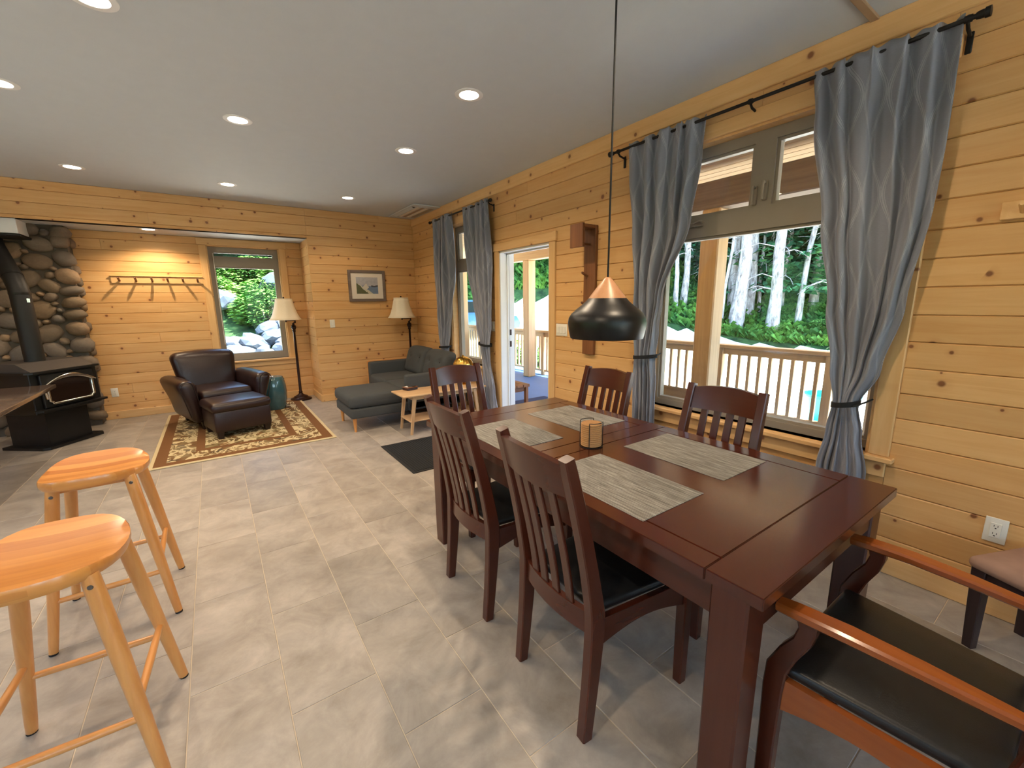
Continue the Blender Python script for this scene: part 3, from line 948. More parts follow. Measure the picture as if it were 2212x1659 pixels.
def curtain(label, tab, tie_z, pleats, seed, hook_y, x0=XR-0.085):
    """tab rows: (z, y_low, y_high, pleat_depth) ascending in z"""
    rr = random.Random(seed)
    zt = tab[-1][0]
    yc = (tab[-1][1]+tab[-1][2])/2
    o = thing('curtain', label, 'curtain', (x0, yc, 0.0), 0, 'grey patterned curtains')
    ph = [rr.uniform(-0.5, 0.5) for _ in range(40)]
    amp = [rr.uniform(0.55, 1.25) for _ in range(40)]
    cum = [0.0]
    for _ in range(pleats): cum.append(cum[-1]+rr.uniform(0.55, 1.6))
    cum = [c/cum[-1] for c in cum]
    nu, nv = pleats*18, 70
    bm = bmesh.new()
    uvl = bm.loops.layers.uv.new('uv')
    V = []
    zs = []
    for j in range(nv+1):
        t = j/nv
        zs.append(lerp(tab[0][0], zt, t))
    ring_tie = None
    for j, z in enumerate(zs):
        a, b, d = interp(tab, z)
        row = []
        for i in range(nu+1):
            u = i/nu
            kk = next(q for q in range(pleats) if u <= cum[q+1]+1e-9)
            k = kk+min(0.99999, (u-cum[kk])/(cum[kk+1]-cum[kk]))
            ki = int(k) % 40
            tt = (z-tab[0][0])/(zt-tab[0][0])
            w = u+0.16/pleats*math.sin(2*PI*k)*(1-u)*u*4
            s = math.sin(2*PI*k+ph[ki]*0.6*math.sin(PI*(k-int(k))))
            aa = lerp(amp[ki], amp[(ki+1) % 40], k-int(k))
            fade = 0.55+0.45*math.sin(z*1.9+ki*2.1+seed)
            x = d*s*aa*(0.55+0.45*fade)+0.35*d*math.sin(4*PI*k+ki+z*1.3)*(1-fade)+0.016*math.sin(z*2.3+u*7+seed)*(1-math.exp(-abs(z-tie_z)*3))+0.006*math.sin(z*7+u*23)
            bulge = 0.02*math.exp(-((z-tie_z)/0.16)**2)*math.cos((u-0.5)*PI)
            y = lerp(a, b, w)+0.006*math.sin(z*5+u*9)
            top = 0.006*math.sin(2*PI*k*2+1) if j == nv else 0
            row.append(bm.verts.new((x-bulge-0.004, y-yc, z+top)))
        V.append(row)
    for j in range(nv):
        for i in range(nu):
            f = bm.faces.new((V[j][i], V[j][i+1], V[j+1][i+1], V[j+1][i]))
            for lp, (q, w) in zip(f.loops, ((i, j), (i+1, j), (i+1, j+1), (i, j+1))):
                lp[uvl].uv = (q/nu*1.25, zs[w])
            f.smooth = True
    me = bpy.data.meshes.new('curtain_panel'); bm.to_mesh(me); bm.free()
    me.materials.append(M['curtain'])
    pn = link(bpy.data.objects.new('curtain_panel', me), o)
    so = pn.modifiers.new('thick', 'SOLIDIFY'); so.thickness = 0.004; so.offset = 0
    a, b, d = interp(tab, tie_z)
    cy, hw = (a+b)/2-yc, (b-a)/2+0.012
    m = MB()
    pts = []
    dy = hook_y-yc
    n = 28
    for i in range(n):
        an = 2*PI*i/n
        pts.append((-0.075*math.cos(an)*1.0, cy+hw*math.sin(an), tie_z+0.012*math.sin(an)*(1 if dy > cy else -1)))
    pts.append(pts[0])
    g = []
    for i, p in enumerate(pts):
        g.append(p)
    # band: a flat ribbon following the loop
    vs = []
    for (x, y, z) in g:
        vs.append([m.bm.verts.new((x, y, z-0.014)), m.bm.verts.new((x, y, z+0.014)), m.bm.verts.new((x*0.94, y+(cy-y)*0.06, z+0.014)), m.bm.verts.new((x*0.94, y+(cy-y)*0.06, z-0.014))])
    for p, q in zip(vs, vs[1:]):
        for k in range(4):
            m.face([p[k], p[(k+1) % 4], q[(k+1) % 4], q[k]])
    s = 1 if dy > cy else -1
    m.tube([(-0.055, cy+s*hw*0.75, tie_z), (-0.02, cy+s*(hw+0.02), tie_z+0.02), (0.06, dy, tie_z+0.03)], 0.005, 6)
    m.build('tieback', M['band'], o, True)
    return o
curtain('grey patterned curtain at the near end of the big window', [(0.03, 0.60, 0.94, 0.030), (0.53, 0.655, 0.887, 0.022), (0.75, 0.70, 0.855, 0.015), (0.905, 0.735, 0.835, 0.010), (1.10, 0.665, 0.865, 0.020), (1.42, 0.60, 0.926, 0.032), (1.85, 0.564, 1.0, 0.036), (2.40, 0.565, 1.09, 0.034), (2.625, 0.565, 1.118, 0.024)], 0.905, 5, 1, 0.69)
curtain('grey patterned curtain at the far end of the big window, beside the pendant', [(0.03, 1.95, 2.23, 0.030), (0.51, 1.983, 2.19, 0.024), (0.8, 1.99, 2.19, 0.018), (1.03, 2.01, 2.185, 0.012), (1.25, 1.985, 2.205, 0.022), (1.48, 1.955, 2.229, 0.030), (2.0, 1.79, 2.275, 0.034), (2.4, 1.735, 2.33, 0.032), (2.625, 1.72, 2.341, 0.024)], 1.03, 5, 2, 2.0)
curtain('grey patterned curtain at the far corner side of the narrow window', [(0.03, 5.45, 5.80, 0.028), (0.83, 5.50, 5.75, 0.014), (1.05, 5.45, 5.78, 0.022), (1.35, 5.35, 5.83, 0.030), (1.8, 5.255, 5.87, 0.034), (2.3, 5.26, 5.86, 0.034), (2.625, 5.27, 5.85, 0.024)], 0.83, 4, 3, 5.52)
curtain('grey patterned curtain next to the open door', [(0.03, 4.21, 4.52, 0.030), (0.40, 4.27, 4.53, 0.022), (0.75, 4.38, 4.57, 0.016), (0.95, 4.40, 4.585, 0.012), (1.2, 4.36, 4.68, 0.022), (1.5, 4.345, 4.78, 0.030), (1.8, 4.342, 4.865, 0.034), (2.3, 4.344, 4.91, 0.034), (2.625, 4.346, 4.93, 0.024)], 0.95, 5, 4, 4.6)

# ------------------------------------------------------------------ dining table
TZ = 0.762
def dining_table():
    x0, x1, y0, y1 = 0.988, 2.02, 0.385, 2.335
    cx, cy = (x0+x1)/2, (y0+y1)/2
    o = thing('dining_table', 'long cherry-stained dining table with breadboard ends and square legs', 'table', (cx, cy, 0))
    X0, X1, Y0, Y1 = x0-cx, x1-cx, y0-cy, y1-cy
    g, t = 0.0009, 0.036
    e0, e1 = 0.535-cy, 2.185-cy          # breadboard seams
    s0, s1 = 1.07-cx, 1.925-cx           # side rail seams
    l0, l1 = 1.385-cy, 1.49-cy           # leaf seams
    def slab(nm, a, b, c, d, ax):
        return MB().bb(a+g, b-g, c+g, d-g, TZ-t, TZ, 0.0025, seg=2).build(nm, M['cherrytop_'+ax], o, True, 35)
    slab('end_board', X0, X1, Y0, e0, 'x'); slab('end_board', X0, X1, e1, Y1, 'x')
    for (a, b) in ((e0, l0), (l1, e1)):
        slab('side_board', X0, s0, a, b, 'y'); slab('side_board', s1, X1, a, b, 'y')
        slab('top_panel', s0, s1, a, b, 'y')
    slab('leaf_strip', X0, X1, l0, l1, 'y')
    MB().bb(X0+0.05, X1-0.05, Y0+0.05, Y1-0.05, TZ-t-0.012, TZ-t-0.0005).build('under_frame', M['cherry_y'], o)
    a, z1, z0 = 0.04, TZ-t-0.012, TZ-t-0.115
    MB().bb(X0+a, X0+a+0.024, Y0+0.1, Y1-0.1, z0, z1, 0.002).build('apron', M['cherry_y'], o)
    MB().bb(X1-a-0.024, X1-a, Y0+0.1, Y1-0.1, z0, z1, 0.002).build('apron', M['cherry_y'], o)
    MB().bb(X0+0.1, X1-0.1, Y0+a, Y0+a+0.024, z0, z1, 0.002).build('apron', M['cherry_x'], o)
    MB().bb(X0+0.1, X1-0.1, Y1-a-0.024, Y1-a, z0, z1, 0.002).build('apron', M['cherry_x'], o)
    lw = 0.1
    for sx in (0, 1):
        for sy in (0, 1):
            lx = X0+0.006 if sx == 0 else X1-0.006-lw
            ly = Y0+0.035 if sy == 0 else Y1-0.055-lw
            m = MB()
            m.bar([(lx+lw/2, ly+lw/2, 0), (lx+lw/2, ly+lw/2, 0.1), (lx+lw/2, ly+lw/2, TZ-t-0.0005)], [0.094, 0.096, lw], [0.094, 0.096, lw], (1, 0, 0), bev=0.006)
            m.build('leg', M['cherry_z'], o)
    return o
dining_table()

for lab, x0, x1, y0, y1 in (('grey woven placemat on the near half of the table, on the open floor side', 1.056, 1.40, 0.785, 1.30),
                            ('grey woven placemat in front of the near window-side chair', 1.565, 1.912, 0.80, 1.30),
                            ('grey woven placemat in front of the far window-side chair', 1.568, 1.93, 1.60, 2.075),
                            ('grey woven placemat on the far half of the table, behind the two slatted chair backs', 1.06, 1.425, 1.58, 2.04)):
    m = MB().bb(-(x1-x0)/2, (x1-x0)/2, -(y1-y0)/2, (y1-y0)/2, 0, 0.0025, 0.0008)
    o = m.build('placemat', M['placemat'], loc=((x0+x1)/2, (y0+y1)/2, TZ))
    o.rotation_euler = (0, 0, RND.uniform(-0.01, 0.01))
    tag(o, lab, 'placemat', 'woven placemats')

# cork coasters in a wire holder
HX, HY = 1.452, 1.408
o = thing('coaster_holder', 'black wire holder around the stack of cork coasters', 'coaster holder', (HX, HY, TZ), 0.35)
hr, hh = 0.055, 0.125
m = MB()
m.tube([(hr*math.cos(2*PI*i/28), hr*math.sin(2*PI*i/28), 0.0022) for i in range(29)], 0.002, 6, cap=False)
for i in range(2):
    a = i*PI/2
    m.tube([(hr*math.cos(a), hr*math.sin(a), 0.0022), (-hr*math.cos(a), -hr*math.sin(a), 0.0022)], 0.002, 6)
m.build('base_ring', M['iron'], o, True)
for s in (0, 1):
    a0 = PI*s+PI*1.08
    A = [a0+PI*0.5*i/8 for i in range(9)]
    path = [(hr*math.cos(A[0]), hr*math.sin(A[0]), 0.0022), (hr*math.cos(A[0]), hr*math.sin(A[0]), hh-0.006)]
    path += [(hr*math.cos(a), hr*math.sin(a), hh) for a in A[0:1]+A[1:-1]+A[-1:]]
    path += [(hr*math.cos(A[-1]), hr*math.sin(A[-1]), hh-0.006), (hr*math.cos(A[-1]), hr*math.sin(A[-1]), 0.0022)]
    MB().tube(path, 0.002, 6).build('wire_loop', M['iron'], o, True)
cm = MB().lathe([(0.0, 0.0), (0.046, 0.0), (0.0505, 0.0025), (0.0505, 0.0065), (0.0475, 0.009), (0.0455, 0.0091), (0.044, 0.0078), (0.0, 0.0078)], 28).mesh('coaster', M['cork'], True)
for i in range(12):
    pos = 'bottom' if i == 0 else ('topmost' if i == 11 else ['', 'second', 'third', 'fourth', 'fifth', 'sixth', 'seventh', 'eighth', 'ninth', 'tenth', 'eleventh'][i]+' from bottom')
    c = inst('coaster', cm, None, (HX+RND.uniform(-0.0006, 0.0006), HY+RND.uniform(-0.0006, 0.0006), TZ+0.0046+i*0.0094), (0, 0, RND.uniform(0, 6)))
    tag(c, 'round cork coaster in the wire holder, '+pos+' of the stack', 'coaster', 'stacked cork coasters')

# ------------------------------------------------------------------ dining chairs (local: front +y)
SEAT_Z = 0.455
def dining_chair(label, loc, rz, arms=False, hw_b=0.195, hw_f=0.222, scale=1.0):
    o = thing('dining_armchair' if arms else 'dining_chair', label, 'chair', loc, rz, 'dining chairs')
    TOPZ = 1.015
    def post_y(z):
        if z < 0.44: return -0.203-0.036*((0.44-z)/0.44)**1.3
        return -0.203-0.122*((z-0.44)/0.58)**1.3
    def post_x(z): return lerp(hw_b, hw_b-0.012, max(0, z-0.4)/0.6)
    zz = [0, 0.14, 0.28, 0.40, 0.46, 0.52, 0.64, 0.76, 0.88, 0.97, TOPZ]
    dd = [0.040, 0.046, 0.052, 0.060, 0.060, 0.056, 0.050, 0.046, 0.042, 0.040, 0.036]
    for s in (-1, 1):
        MB().bar([(s*post_x(z), post_y(z), z) for z in zz], 0.040, dd, (1, 0, 0), bev=0.004).build('back_leg', M['cherry_z'], o, True, 30)
    fy = 0.225
    if not arms:
        for s in (-1, 1):
            MB().bar([(s*hw_f, fy, 0), (s*hw_f, fy, 0.2), (s*hw_f, fy, SEAT_Z-0.012)], [0.036, 0.040, 0.044], [0.036, 0.040, 0.044], (1, 0, 0), bev=0.004).build('front_leg', M['cherry_z'], o, True, 30)
    else:
        AZ = 0.655
        for s in (-1, 1):
            xs = s*(hw_f+0.0)
            MB().bar([(xs, fy, 0), (xs, fy, 0.25), (xs, fy, 0.40), (xs, fy-0.004, 0.47), (xs, fy-0.026, 0.53), (xs, fy-0.052, 0.58), (xs, fy-0.062, 0.62), (xs, fy-0.06, AZ-0.012)],
                     0.036, [0.040, 0.044, 0.050, 0.052, 0.046, 0.040, 0.040, 0.046], (1, 0, 0), bev=0.004).build('front_leg', M['cherry_z'], o, True, 30)
            m = MB()
            pa = [(xs, fy+0.012, AZ-0.004), (xs, fy-0.03, AZ), (xs-s*0.004, fy-0.14, AZ+0.006), (xs-s*0.014, fy-0.27, AZ+0.004), (xs-s*0.024, fy-0.38, AZ-0.002), (s*(post_x(AZ)+0.012), post_y(AZ)+0.012, AZ-0.004)]
            m.bar(pa, [0.046, 0.052, 0.056, 0.05, 0.04, 0.03], [0.026, 0.028, 0.026, 0.024, 0.024, 0.024], (1, 0, 0), bev=0.006)
            m.build('arm', M['cherry_red'], o, True, 30)
    # curved crest rail
    def bow(x, d): return -d*(1-(x/hw_b)**2)
    def curved(nm, z0, z1, th, d, arch, hx, matk):
        m = MB()
        n = 12
        F, Bk = [], []
        for i in range(n+1):
            x = lerp(-hx, hx, i/n)
            r1, r2 = [], []
            for j in range(4):
                z = lerp(z0, z1+arch*(1-(x/hx)**2), j/3)
                y = post_y(z)+bow(x, d)
                r1.append(m.bm.verts.new((x, y+th/2, z))); r2.append(m.bm.verts.new((x, y-th/2, z)))
            F.append(r1); Bk.append(r2)
        for i in range(n):
            for j in range(3):
                m.face([F[i][j], F[i+1][j], F[i+1][j+1], F[i][j+1]]); m.face([Bk[i+1][j], Bk[i][j], Bk[i][j+1], Bk[i+1][j+1]])
            m.face([F[i][3], F[i+1][3], Bk[i+1][3], Bk[i][3]]); m.face([Bk[i][0], Bk[i+1][0], F[i+1][0], F[i][0]])
        for e in (0, n):
            for j in range(3): m.face([F[e][j], F[e][j+1], Bk[e][j+1], Bk[e][j]])
        return m.build(nm, M[matk], o, True, 35)
    curved('crest_rail', 0.885, 0.995, 0.024, 0.034, 0.018, hw_b-0.024, 'cherry_x')
    curved('lower_rail', 0.385, 0.462, 0.024, 0.030, 0.0, hw_b-0.016, 'cherry_x')
    # four slats
    ns = 4
    gap = (hw_b-0.03)*2/(ns+1)
    for i in range(ns):
        x = -(hw_b-0.03)+gap*(i+1)
        zs = [0.452, 0.55, 0.66, 0.77, 0.895]
        MB().bar([(x, post_y(z)+bow(x, 0.032), z) for z in zs], 0.038, 0.012, (1, 0, 0), bev=0.003).build('slat', M['cherry_z'], o, True, 30)
    # aprons: side rails with an arched lower edge
    for s in (-1, 1):
        m = MB()
        n = 10
        A, B = [], []
        for i in range(n+1):
            t = i/n
            y = lerp(-0.18, fy-0.015, t)
            x = s*lerp(hw_b, hw_f, t)
            zl = 0.345+0.036*math.sin(PI*t)
            A.append((x, y, zl)); B.append((x, y, 0.442))
        for th, arr in ((0.011, 0), (-0.011, 1)): pass
        vs = [[m.bm.verts.new((p[0]+q*0.011, p[1], p[2])) for p in L] for q in (-1, 1) for L in (A, B)]
        a0, b0, a1, b1 = vs
        for i in range(n):
            m.face([a0[i], a0[i+1], b0[i+1], b0[i]]); m.face([a1[i], b1[i], b1[i+1], a1[i+1]])
            m.face([b0[i], b0[i+1], b1[i+1], b1[i]]); m.face([a0[i], a1[i], a1[i+1], a0[i+1]])
        m.face([a0[0], b0[0], b1[0], a1[0]]); m.face([a0[n], a1[n], b1[n], b0[n]])
        m.build('side_rail', M['cherry_y'] if not arms else M['cherry_red'], o)
    MB().bb(-hw_f+0.02, hw_f-0.02, fy-0.012, fy+0.012, 0.365, 0.442, 0.002).build('front_rail', M['cherry_x'], o)
    # padded seat, narrower at the back
    def tap(P):
        t = (P.y+0.22)/0.44
        P.x *= lerp(hw_b*0.93, hw_f*1.0, max(0, min(1, t)))/hw_f
        return P
    MB().rbox((0, 0.022, 0.456), (hw_f*2-0.006, 0.425, 0.036), 0.017, 3, 6, (0, 0, 0.012), fn=tap).build('seat_pad', M['seat'], o, True)
    return o
dining_chair('cherry slat-back chair at the table, nearest on the open floor side, back to the view', (1.118, 1.022, 0), -PI/2-0.055)
dining_chair('cherry slat-back chair at the table, farther one on the open floor side, near the doormat', (1.135, 1.695, 0), -PI/2-0.01)
dining_chair('cherry slat-back chair at the far end of the dining table, before the coffee table', (1.405, 2.40, 0), PI+0.03)
dining_chair('cherry slat-back chair pushed in on the window side near the peg board', (1.80, 1.915, 0), PI/2)
dining_chair('cherry slat-back chair pushed in on the window side in front of the big window', (1.80, 1.105, 0), PI/2+0.03)
dining_chair('cherry dining armchair with black seat at the near end of the table', (1.435, 0.18, 0), 0.0, True, 0.235, 0.27)

# ------------------------------------------------------------------ pendant lamp
PX, PY = 1.49, 1.366
o = thing('pendant_lamp', 'matt black bell-shaped pendant lamp with wooden cone hanging over the table', 'pendant lamp', (PX, PY, 1.292))
sh = [(0.165, 0.0), (0.169, 0.012), (0.175, 0.042), (0.178, 0.070), (0.174, 0.092), (0.162, 0.112), (0.142, 0.130), (0.119, 0.148), (0.098, 0.166), (0.084, 0.182)]
inn = [(r-0.003, z-0.002 if i else 0.0) for i, (r, z) in enumerate(sh)]
MB().lathe(sh, 56).build('shade', M['pend'], o, True, 60)
MB().lathe(inn+[(0.0, 0.176)], 56).build('shade_lining', M['pend_in'], o, True, 60)
MB().lathe([(0.085, 0.181), (0.083, 0.184), (0.060, 0.215), (0.036, 0.246), (0.017, 0.268), (0.011, 0.274), (0.0, 0.275)], 40).build('wooden_cone', M['cone'], o, True, 60)
MB().tube([(0, 0, 0.272), (0, 0, ZC-1.292-0.02)], 0.0042, 8).build('cord', M['band'], o, True)
MB().lathe([(0.0, ZC-1.292-0.028), (0.05, ZC-1.292-0.028), (0.055, ZC-1.292-0.02), (0.055, ZC-1.292), (0.0, ZC-1.292)], 24).build('ceiling_rose', M['pend'], o, True)
MB().lathe([(0.0, 0.04), (0.022, 0.05), (0.03, 0.075), (0.024, 0.105), (0.016, 0.13), (0.016, 0.176)], 16).build('bulb', M['pend_in'], o, True)

# ------------------------------------------------------------------ bar stools
def bar_stool(label, loc, rz):
    o = thing('bar_stool', label, 'stool', loc, rz, 'saddle-seat bar stools')
    hx, hy, zt = 0.183, 0.222, 0.752
    # saddle seat: wide along y, dished, rounded plan
    m = MB()
    nr, na = 9, 40
    def plan(a):
        c, s = math.cos(a), math.sin(a)
        e = 2.5 if c > 0 else 3.2
        r = (abs(c)**e+abs(s)**e)**(-1/e)
        return hx*c*r*(1.0-0.05*abs(s)), hy*s*r
    def ztop(x, y):
        return zt-0.020+0.030*(y/hy)**2-0.010*(1-(x/hx)**2)+(-0.006 if x > 0.12 else 0)*((x-0.12)/0.06)**2
    rings = []
    cv = m.bm.verts.new((0, 0, ztop(0, 0)))
    for k in range(1, nr+1):
        t = k/nr
        ring = []
        for i in range(na):
            x, y = plan(2*PI*i/na)
            ring.append(m.bm.verts.new((x*t*0.985, y*t*0.985, ztop(x*t, y*t))))
        rings.append(ring)
    for (sc, dz) in ((1.0, -0.006), (1.0, -0.024), (0.965, -0.038), (0.80, -0.044)):
        ring = []
        for i in range(na):
            x, y = plan(2*PI*i/na)
            ring.append(m.bm.verts.new((x*sc, y*sc, ztop(x*0.98, y*0.98)*0.6+0.4*(zt-0.01)+dz)))
        rings.append(ring)
    for i in range(na): m.face([cv, rings[0][i], rings[0][(i+1) % na]])
    for a, b in zip(rings, rings[1:]):
        for i in range(na):
            j = (i+1) % na
            m.face([a[i], b[i], b[j], a[j]])
    m.face(rings[-1][::-1])
    m.build('seat', M['oak_seat'], o, True, 50)
    fx, fyy, tx, ty = 0.212, 0.215, 0.122, 0.150
    legs = {}
    for sx in (-1, 1):
        for sy in (-1, 1):
            A, B = Vector((sx*fx, sy*fyy, 0.008)), Vector((sx*tx, sy*ty, 0.712))
            legs[(sx, sy)] = (A, B)
            m = MB()
            ts = [0, 0.06, 0.35, 0.6, 0.8, 0.92, 1.0]
            m.tube([A.lerp(B, t) for t in ts], [0.0155, 0.017, 0.020, 0.023, 0.0235, 0.023, 0.022], 14)
            l = m.build('leg', M['oak_z'], o, True, 60)
            MB().tube([A-(B-A)*0.011, A+(B-A)*0.004], 0.0152, 12).build('foot_pad', M['rubber'], l)
            bp = A.lerp(B, 0.955)
            MB().lathe([(0.0, 0.003), (0.006, 0.0025), (0.0075, 0.0), (0.0, -0.001)], 10, Matrix.Translation(bp+Vector((sx*0.0, sy*0.0228, 0))) @ Matrix.Rotation(-sy*PI/2, 4, 'X')).build('bolt', M['bolt'], l, True)
    def at(k, z):
        A, B = legs[k]
        return A.lerp(B, (z-A.z)/(B.z-A.z))
    for k1, k2, z in (((-1, -1), (1, -1), 0.225), ((-1, 1), (1, 1), 0.225), ((1, -1), (1, 1), 0.275), ((-1, -1), (-1, 1), 0.275)):
        a, b = at(k1, z), at(k2, z)
        MB().tube([a, a.lerp(b, 0.5), b], [0.0105, 0.0125, 0.0105], 12).build('stretcher', M['oak_x' if k1[1] == k2[1] else 'oak_y'], o, True, 60)
    # cross rail under the seat
    for sy in (-1, 1):
        MB().bb(-0.12, 0.12, sy*0.118-0.012, sy*0.118+0.012, 0.676, 0.716, 0.003).build('seat_rail', M['oak_x'], o)
    return o
bar_stool('honey oak saddle-seat bar stool nearest the view, cut by the left edge', (-0.49, 1.745, 0), -0.06)
bar_stool('honey oak saddle-seat bar stool standing farther from the view', (-0.52, 2.63, 0), 0.02)

# ------------------------------------------------------------------ living corner
RX0, RX1, RY0, RY1 = -0.645, 0.975, 4.825, 7.20
M['rug'] = rug_mat((RX1-RX0)/2, (RY1-RY0)/2)
m = MB().bb(-(RX1-RX0)/2, (RX1-RX0)/2, -(RY1-RY0)/2, (RY1-RY0)/2, 0.0, 0.012, 0.004)
tag(m.build('area_rug', M['rug'], loc=((RX0+RX1)/2, (RY0+RY1)/2, 0.0005)), 'cream and brown floral area rug under the leather armchair and ottoman', 'rug')
RUG = 0.0125
o = thing('doormat', 'black ribbed doormat on the tiles between sofa and dining table', 'doormat', (1.95, 3.78, 0))
m = MB().bb(-0.68, 0.68, -0.44, 0.44, 0.0004, 0.007, 0.002); m.build('rubber_backing', M['tyre'], o)
m = MB()
for i in range(54):
    m.bb(-0.65+i*0.0241, -0.65+i*0.0241+0.016, -0.41, 0.41, 0.0065, 0.0105)
tag(m.build('ribbed_pile', M['matblack'], o), kind='stuff')

def club_chair():
    o = thing('leather_armchair', 'dark brown leather club armchair on the rug by the alcove window', 'armchair', (-0.06, 6.50, RUG), 0.29)
    MB().rbox((0, 0.0, 0.20), (0.60, 0.72, 0.20), 0.03, 2, 2).build('base', M['leather'], o, True)
    MB().rbox((0, -0.06, 0.375), (0.56, 0.64, 0.15), 0.05, 3, 5, (0, 0.01, 0.022)).build('seat_cushion', M['leather'], o, True)
    def arch(P):
        P.y += 0.30*(P.z+0.26)*0.75
        P.z += 0.035*(1-(P.x/0.36)**2) if P.z > 0 else 0
        P.x *= 1+0.10*(P.z/0.26)
        return P
    MB().rbox((0, 0.27, 0.60), (0.66, 0.19, 0.50), 0.08, 4, 6, (0, 0.025, 0), fn=arch).build('back', M['leather'], o, True)
    for s in (-1, 1):
        def lean(P, s=s):
            t = (P.z+0.26)/0.52
            P.x = P.x*(0.72+0.40*sstep(0.35, 0.9, t))+s*(0.085*t-0.005)
            P.z += 0.012*math.sin(PI*(P.y/0.8+0.5))*(1 if P.z > 0 else 0)
            P.y += -0.03*t if P.y < 0 else 0.02*t
            return P
        a = MB().rbox((s*0.335, -0.02, 0.345), (0.165, 0.78, 0.51), 0.075, 5, 6, (0.012, 0.006, 0.0), fn=lean).build('arm', M['leather'], o, True)
        # welt outlining the arm front
        pts = []
        for i in range(19):
            an = PI*i/18
            pts.append((s*0.335+s*0.085+0.066*math.cos(an), -0.432, 0.53+0.066*math.sin(an)))
        pts = [(s*0.335-s*0.0+0.05, -0.405, 0.12)]*0+[(s*0.335+0.062*1.0+s*0.012, -0.405, 0.18)]+pts[:]+[(s*0.335-0.062+s*0.012, -0.405, 0.18)]
        MB().tube(pts, 0.005, 6).build('welt', M['leather_dark'], a, True)
        for yy in (-0.33, 0.32):
            MB().bar([(s*0.27, yy, 0.0), (s*0.27, yy, 0.11)], [0.05, 0.07], [0.05, 0.07], (1, 0, 0), bev=0.004).build('foot', M['leather_dark'], o)
    return o
club_chair()
o = thing('leather_ottoman', 'dark brown leather ottoman in front of the armchair', 'ottoman', (0.10, 5.78, RUG), 0.24)
MB().rbox((0, 0, 0.19), (0.57, 0.50, 0.24), 0.025, 2, 2).build('body', M['leather'], o, True)
MB().rbox((0, 0, 0.345), (0.60, 0.53, 0.105), 0.045, 3, 6, (0.006, 0.006, 0.018)).build('cushion_top', M['leather'], o, True)
for sx in (-1, 1):
    for sy in (-1, 1):
        MB().bar([(sx*0.235, sy*0.2, 0.0), (sx*0.24, sy*0.205, 0.09)], [0.05, 0.075], [0.05, 0.075], (1, 0, 0), bev=0.004).build('foot', M['leather_dark'], o)

o = thing('ceramic_stool', 'glossy teal ceramic garden stool between armchair and floor lamp', 'stool', (0.585, 6.74, RUG))
MB().lathe([(0.0, 0.0), (0.127, 0.0), (0.136, 0.012), (0.143, 0.06), (0.159, 0.15), (0.166, 0.24), (0.160, 0.33), (0.145, 0.41), (0.136, 0.445), (0.127, 0.458), (0.0, 0.464)], 44).build('barrel', M['teal'], o, True, 50)
for z in (0.052, 0.415):
    m = MB()
    for i in range(22):
        a = 2*PI*i/22
        m.lathe([(0.007, 0.0), (0.005, 0.004), (0.0, 0.005)], 8, Matrix.Translation((0.143*math.cos(a), 0.143*math.sin(a), z)) @ Matrix.Rotation(a, 4, 'Z') @ Matrix.Rotation(PI/2, 4, 'Y'))
    tag(m.build('stud_band', M['teal'], o, True), kind='stuff')
m = MB().lathe([(0.0, 0.0), (0.05, 0.0), (0.05, 0.004), (0.0, 0.004)], 20)
tag(m.build('paper_coaster', M['plate'], loc=(0.55, 6.72, RUG+0.4635), smooth=True), 'pale round coaster lying on the teal garden stool', 'coaster')

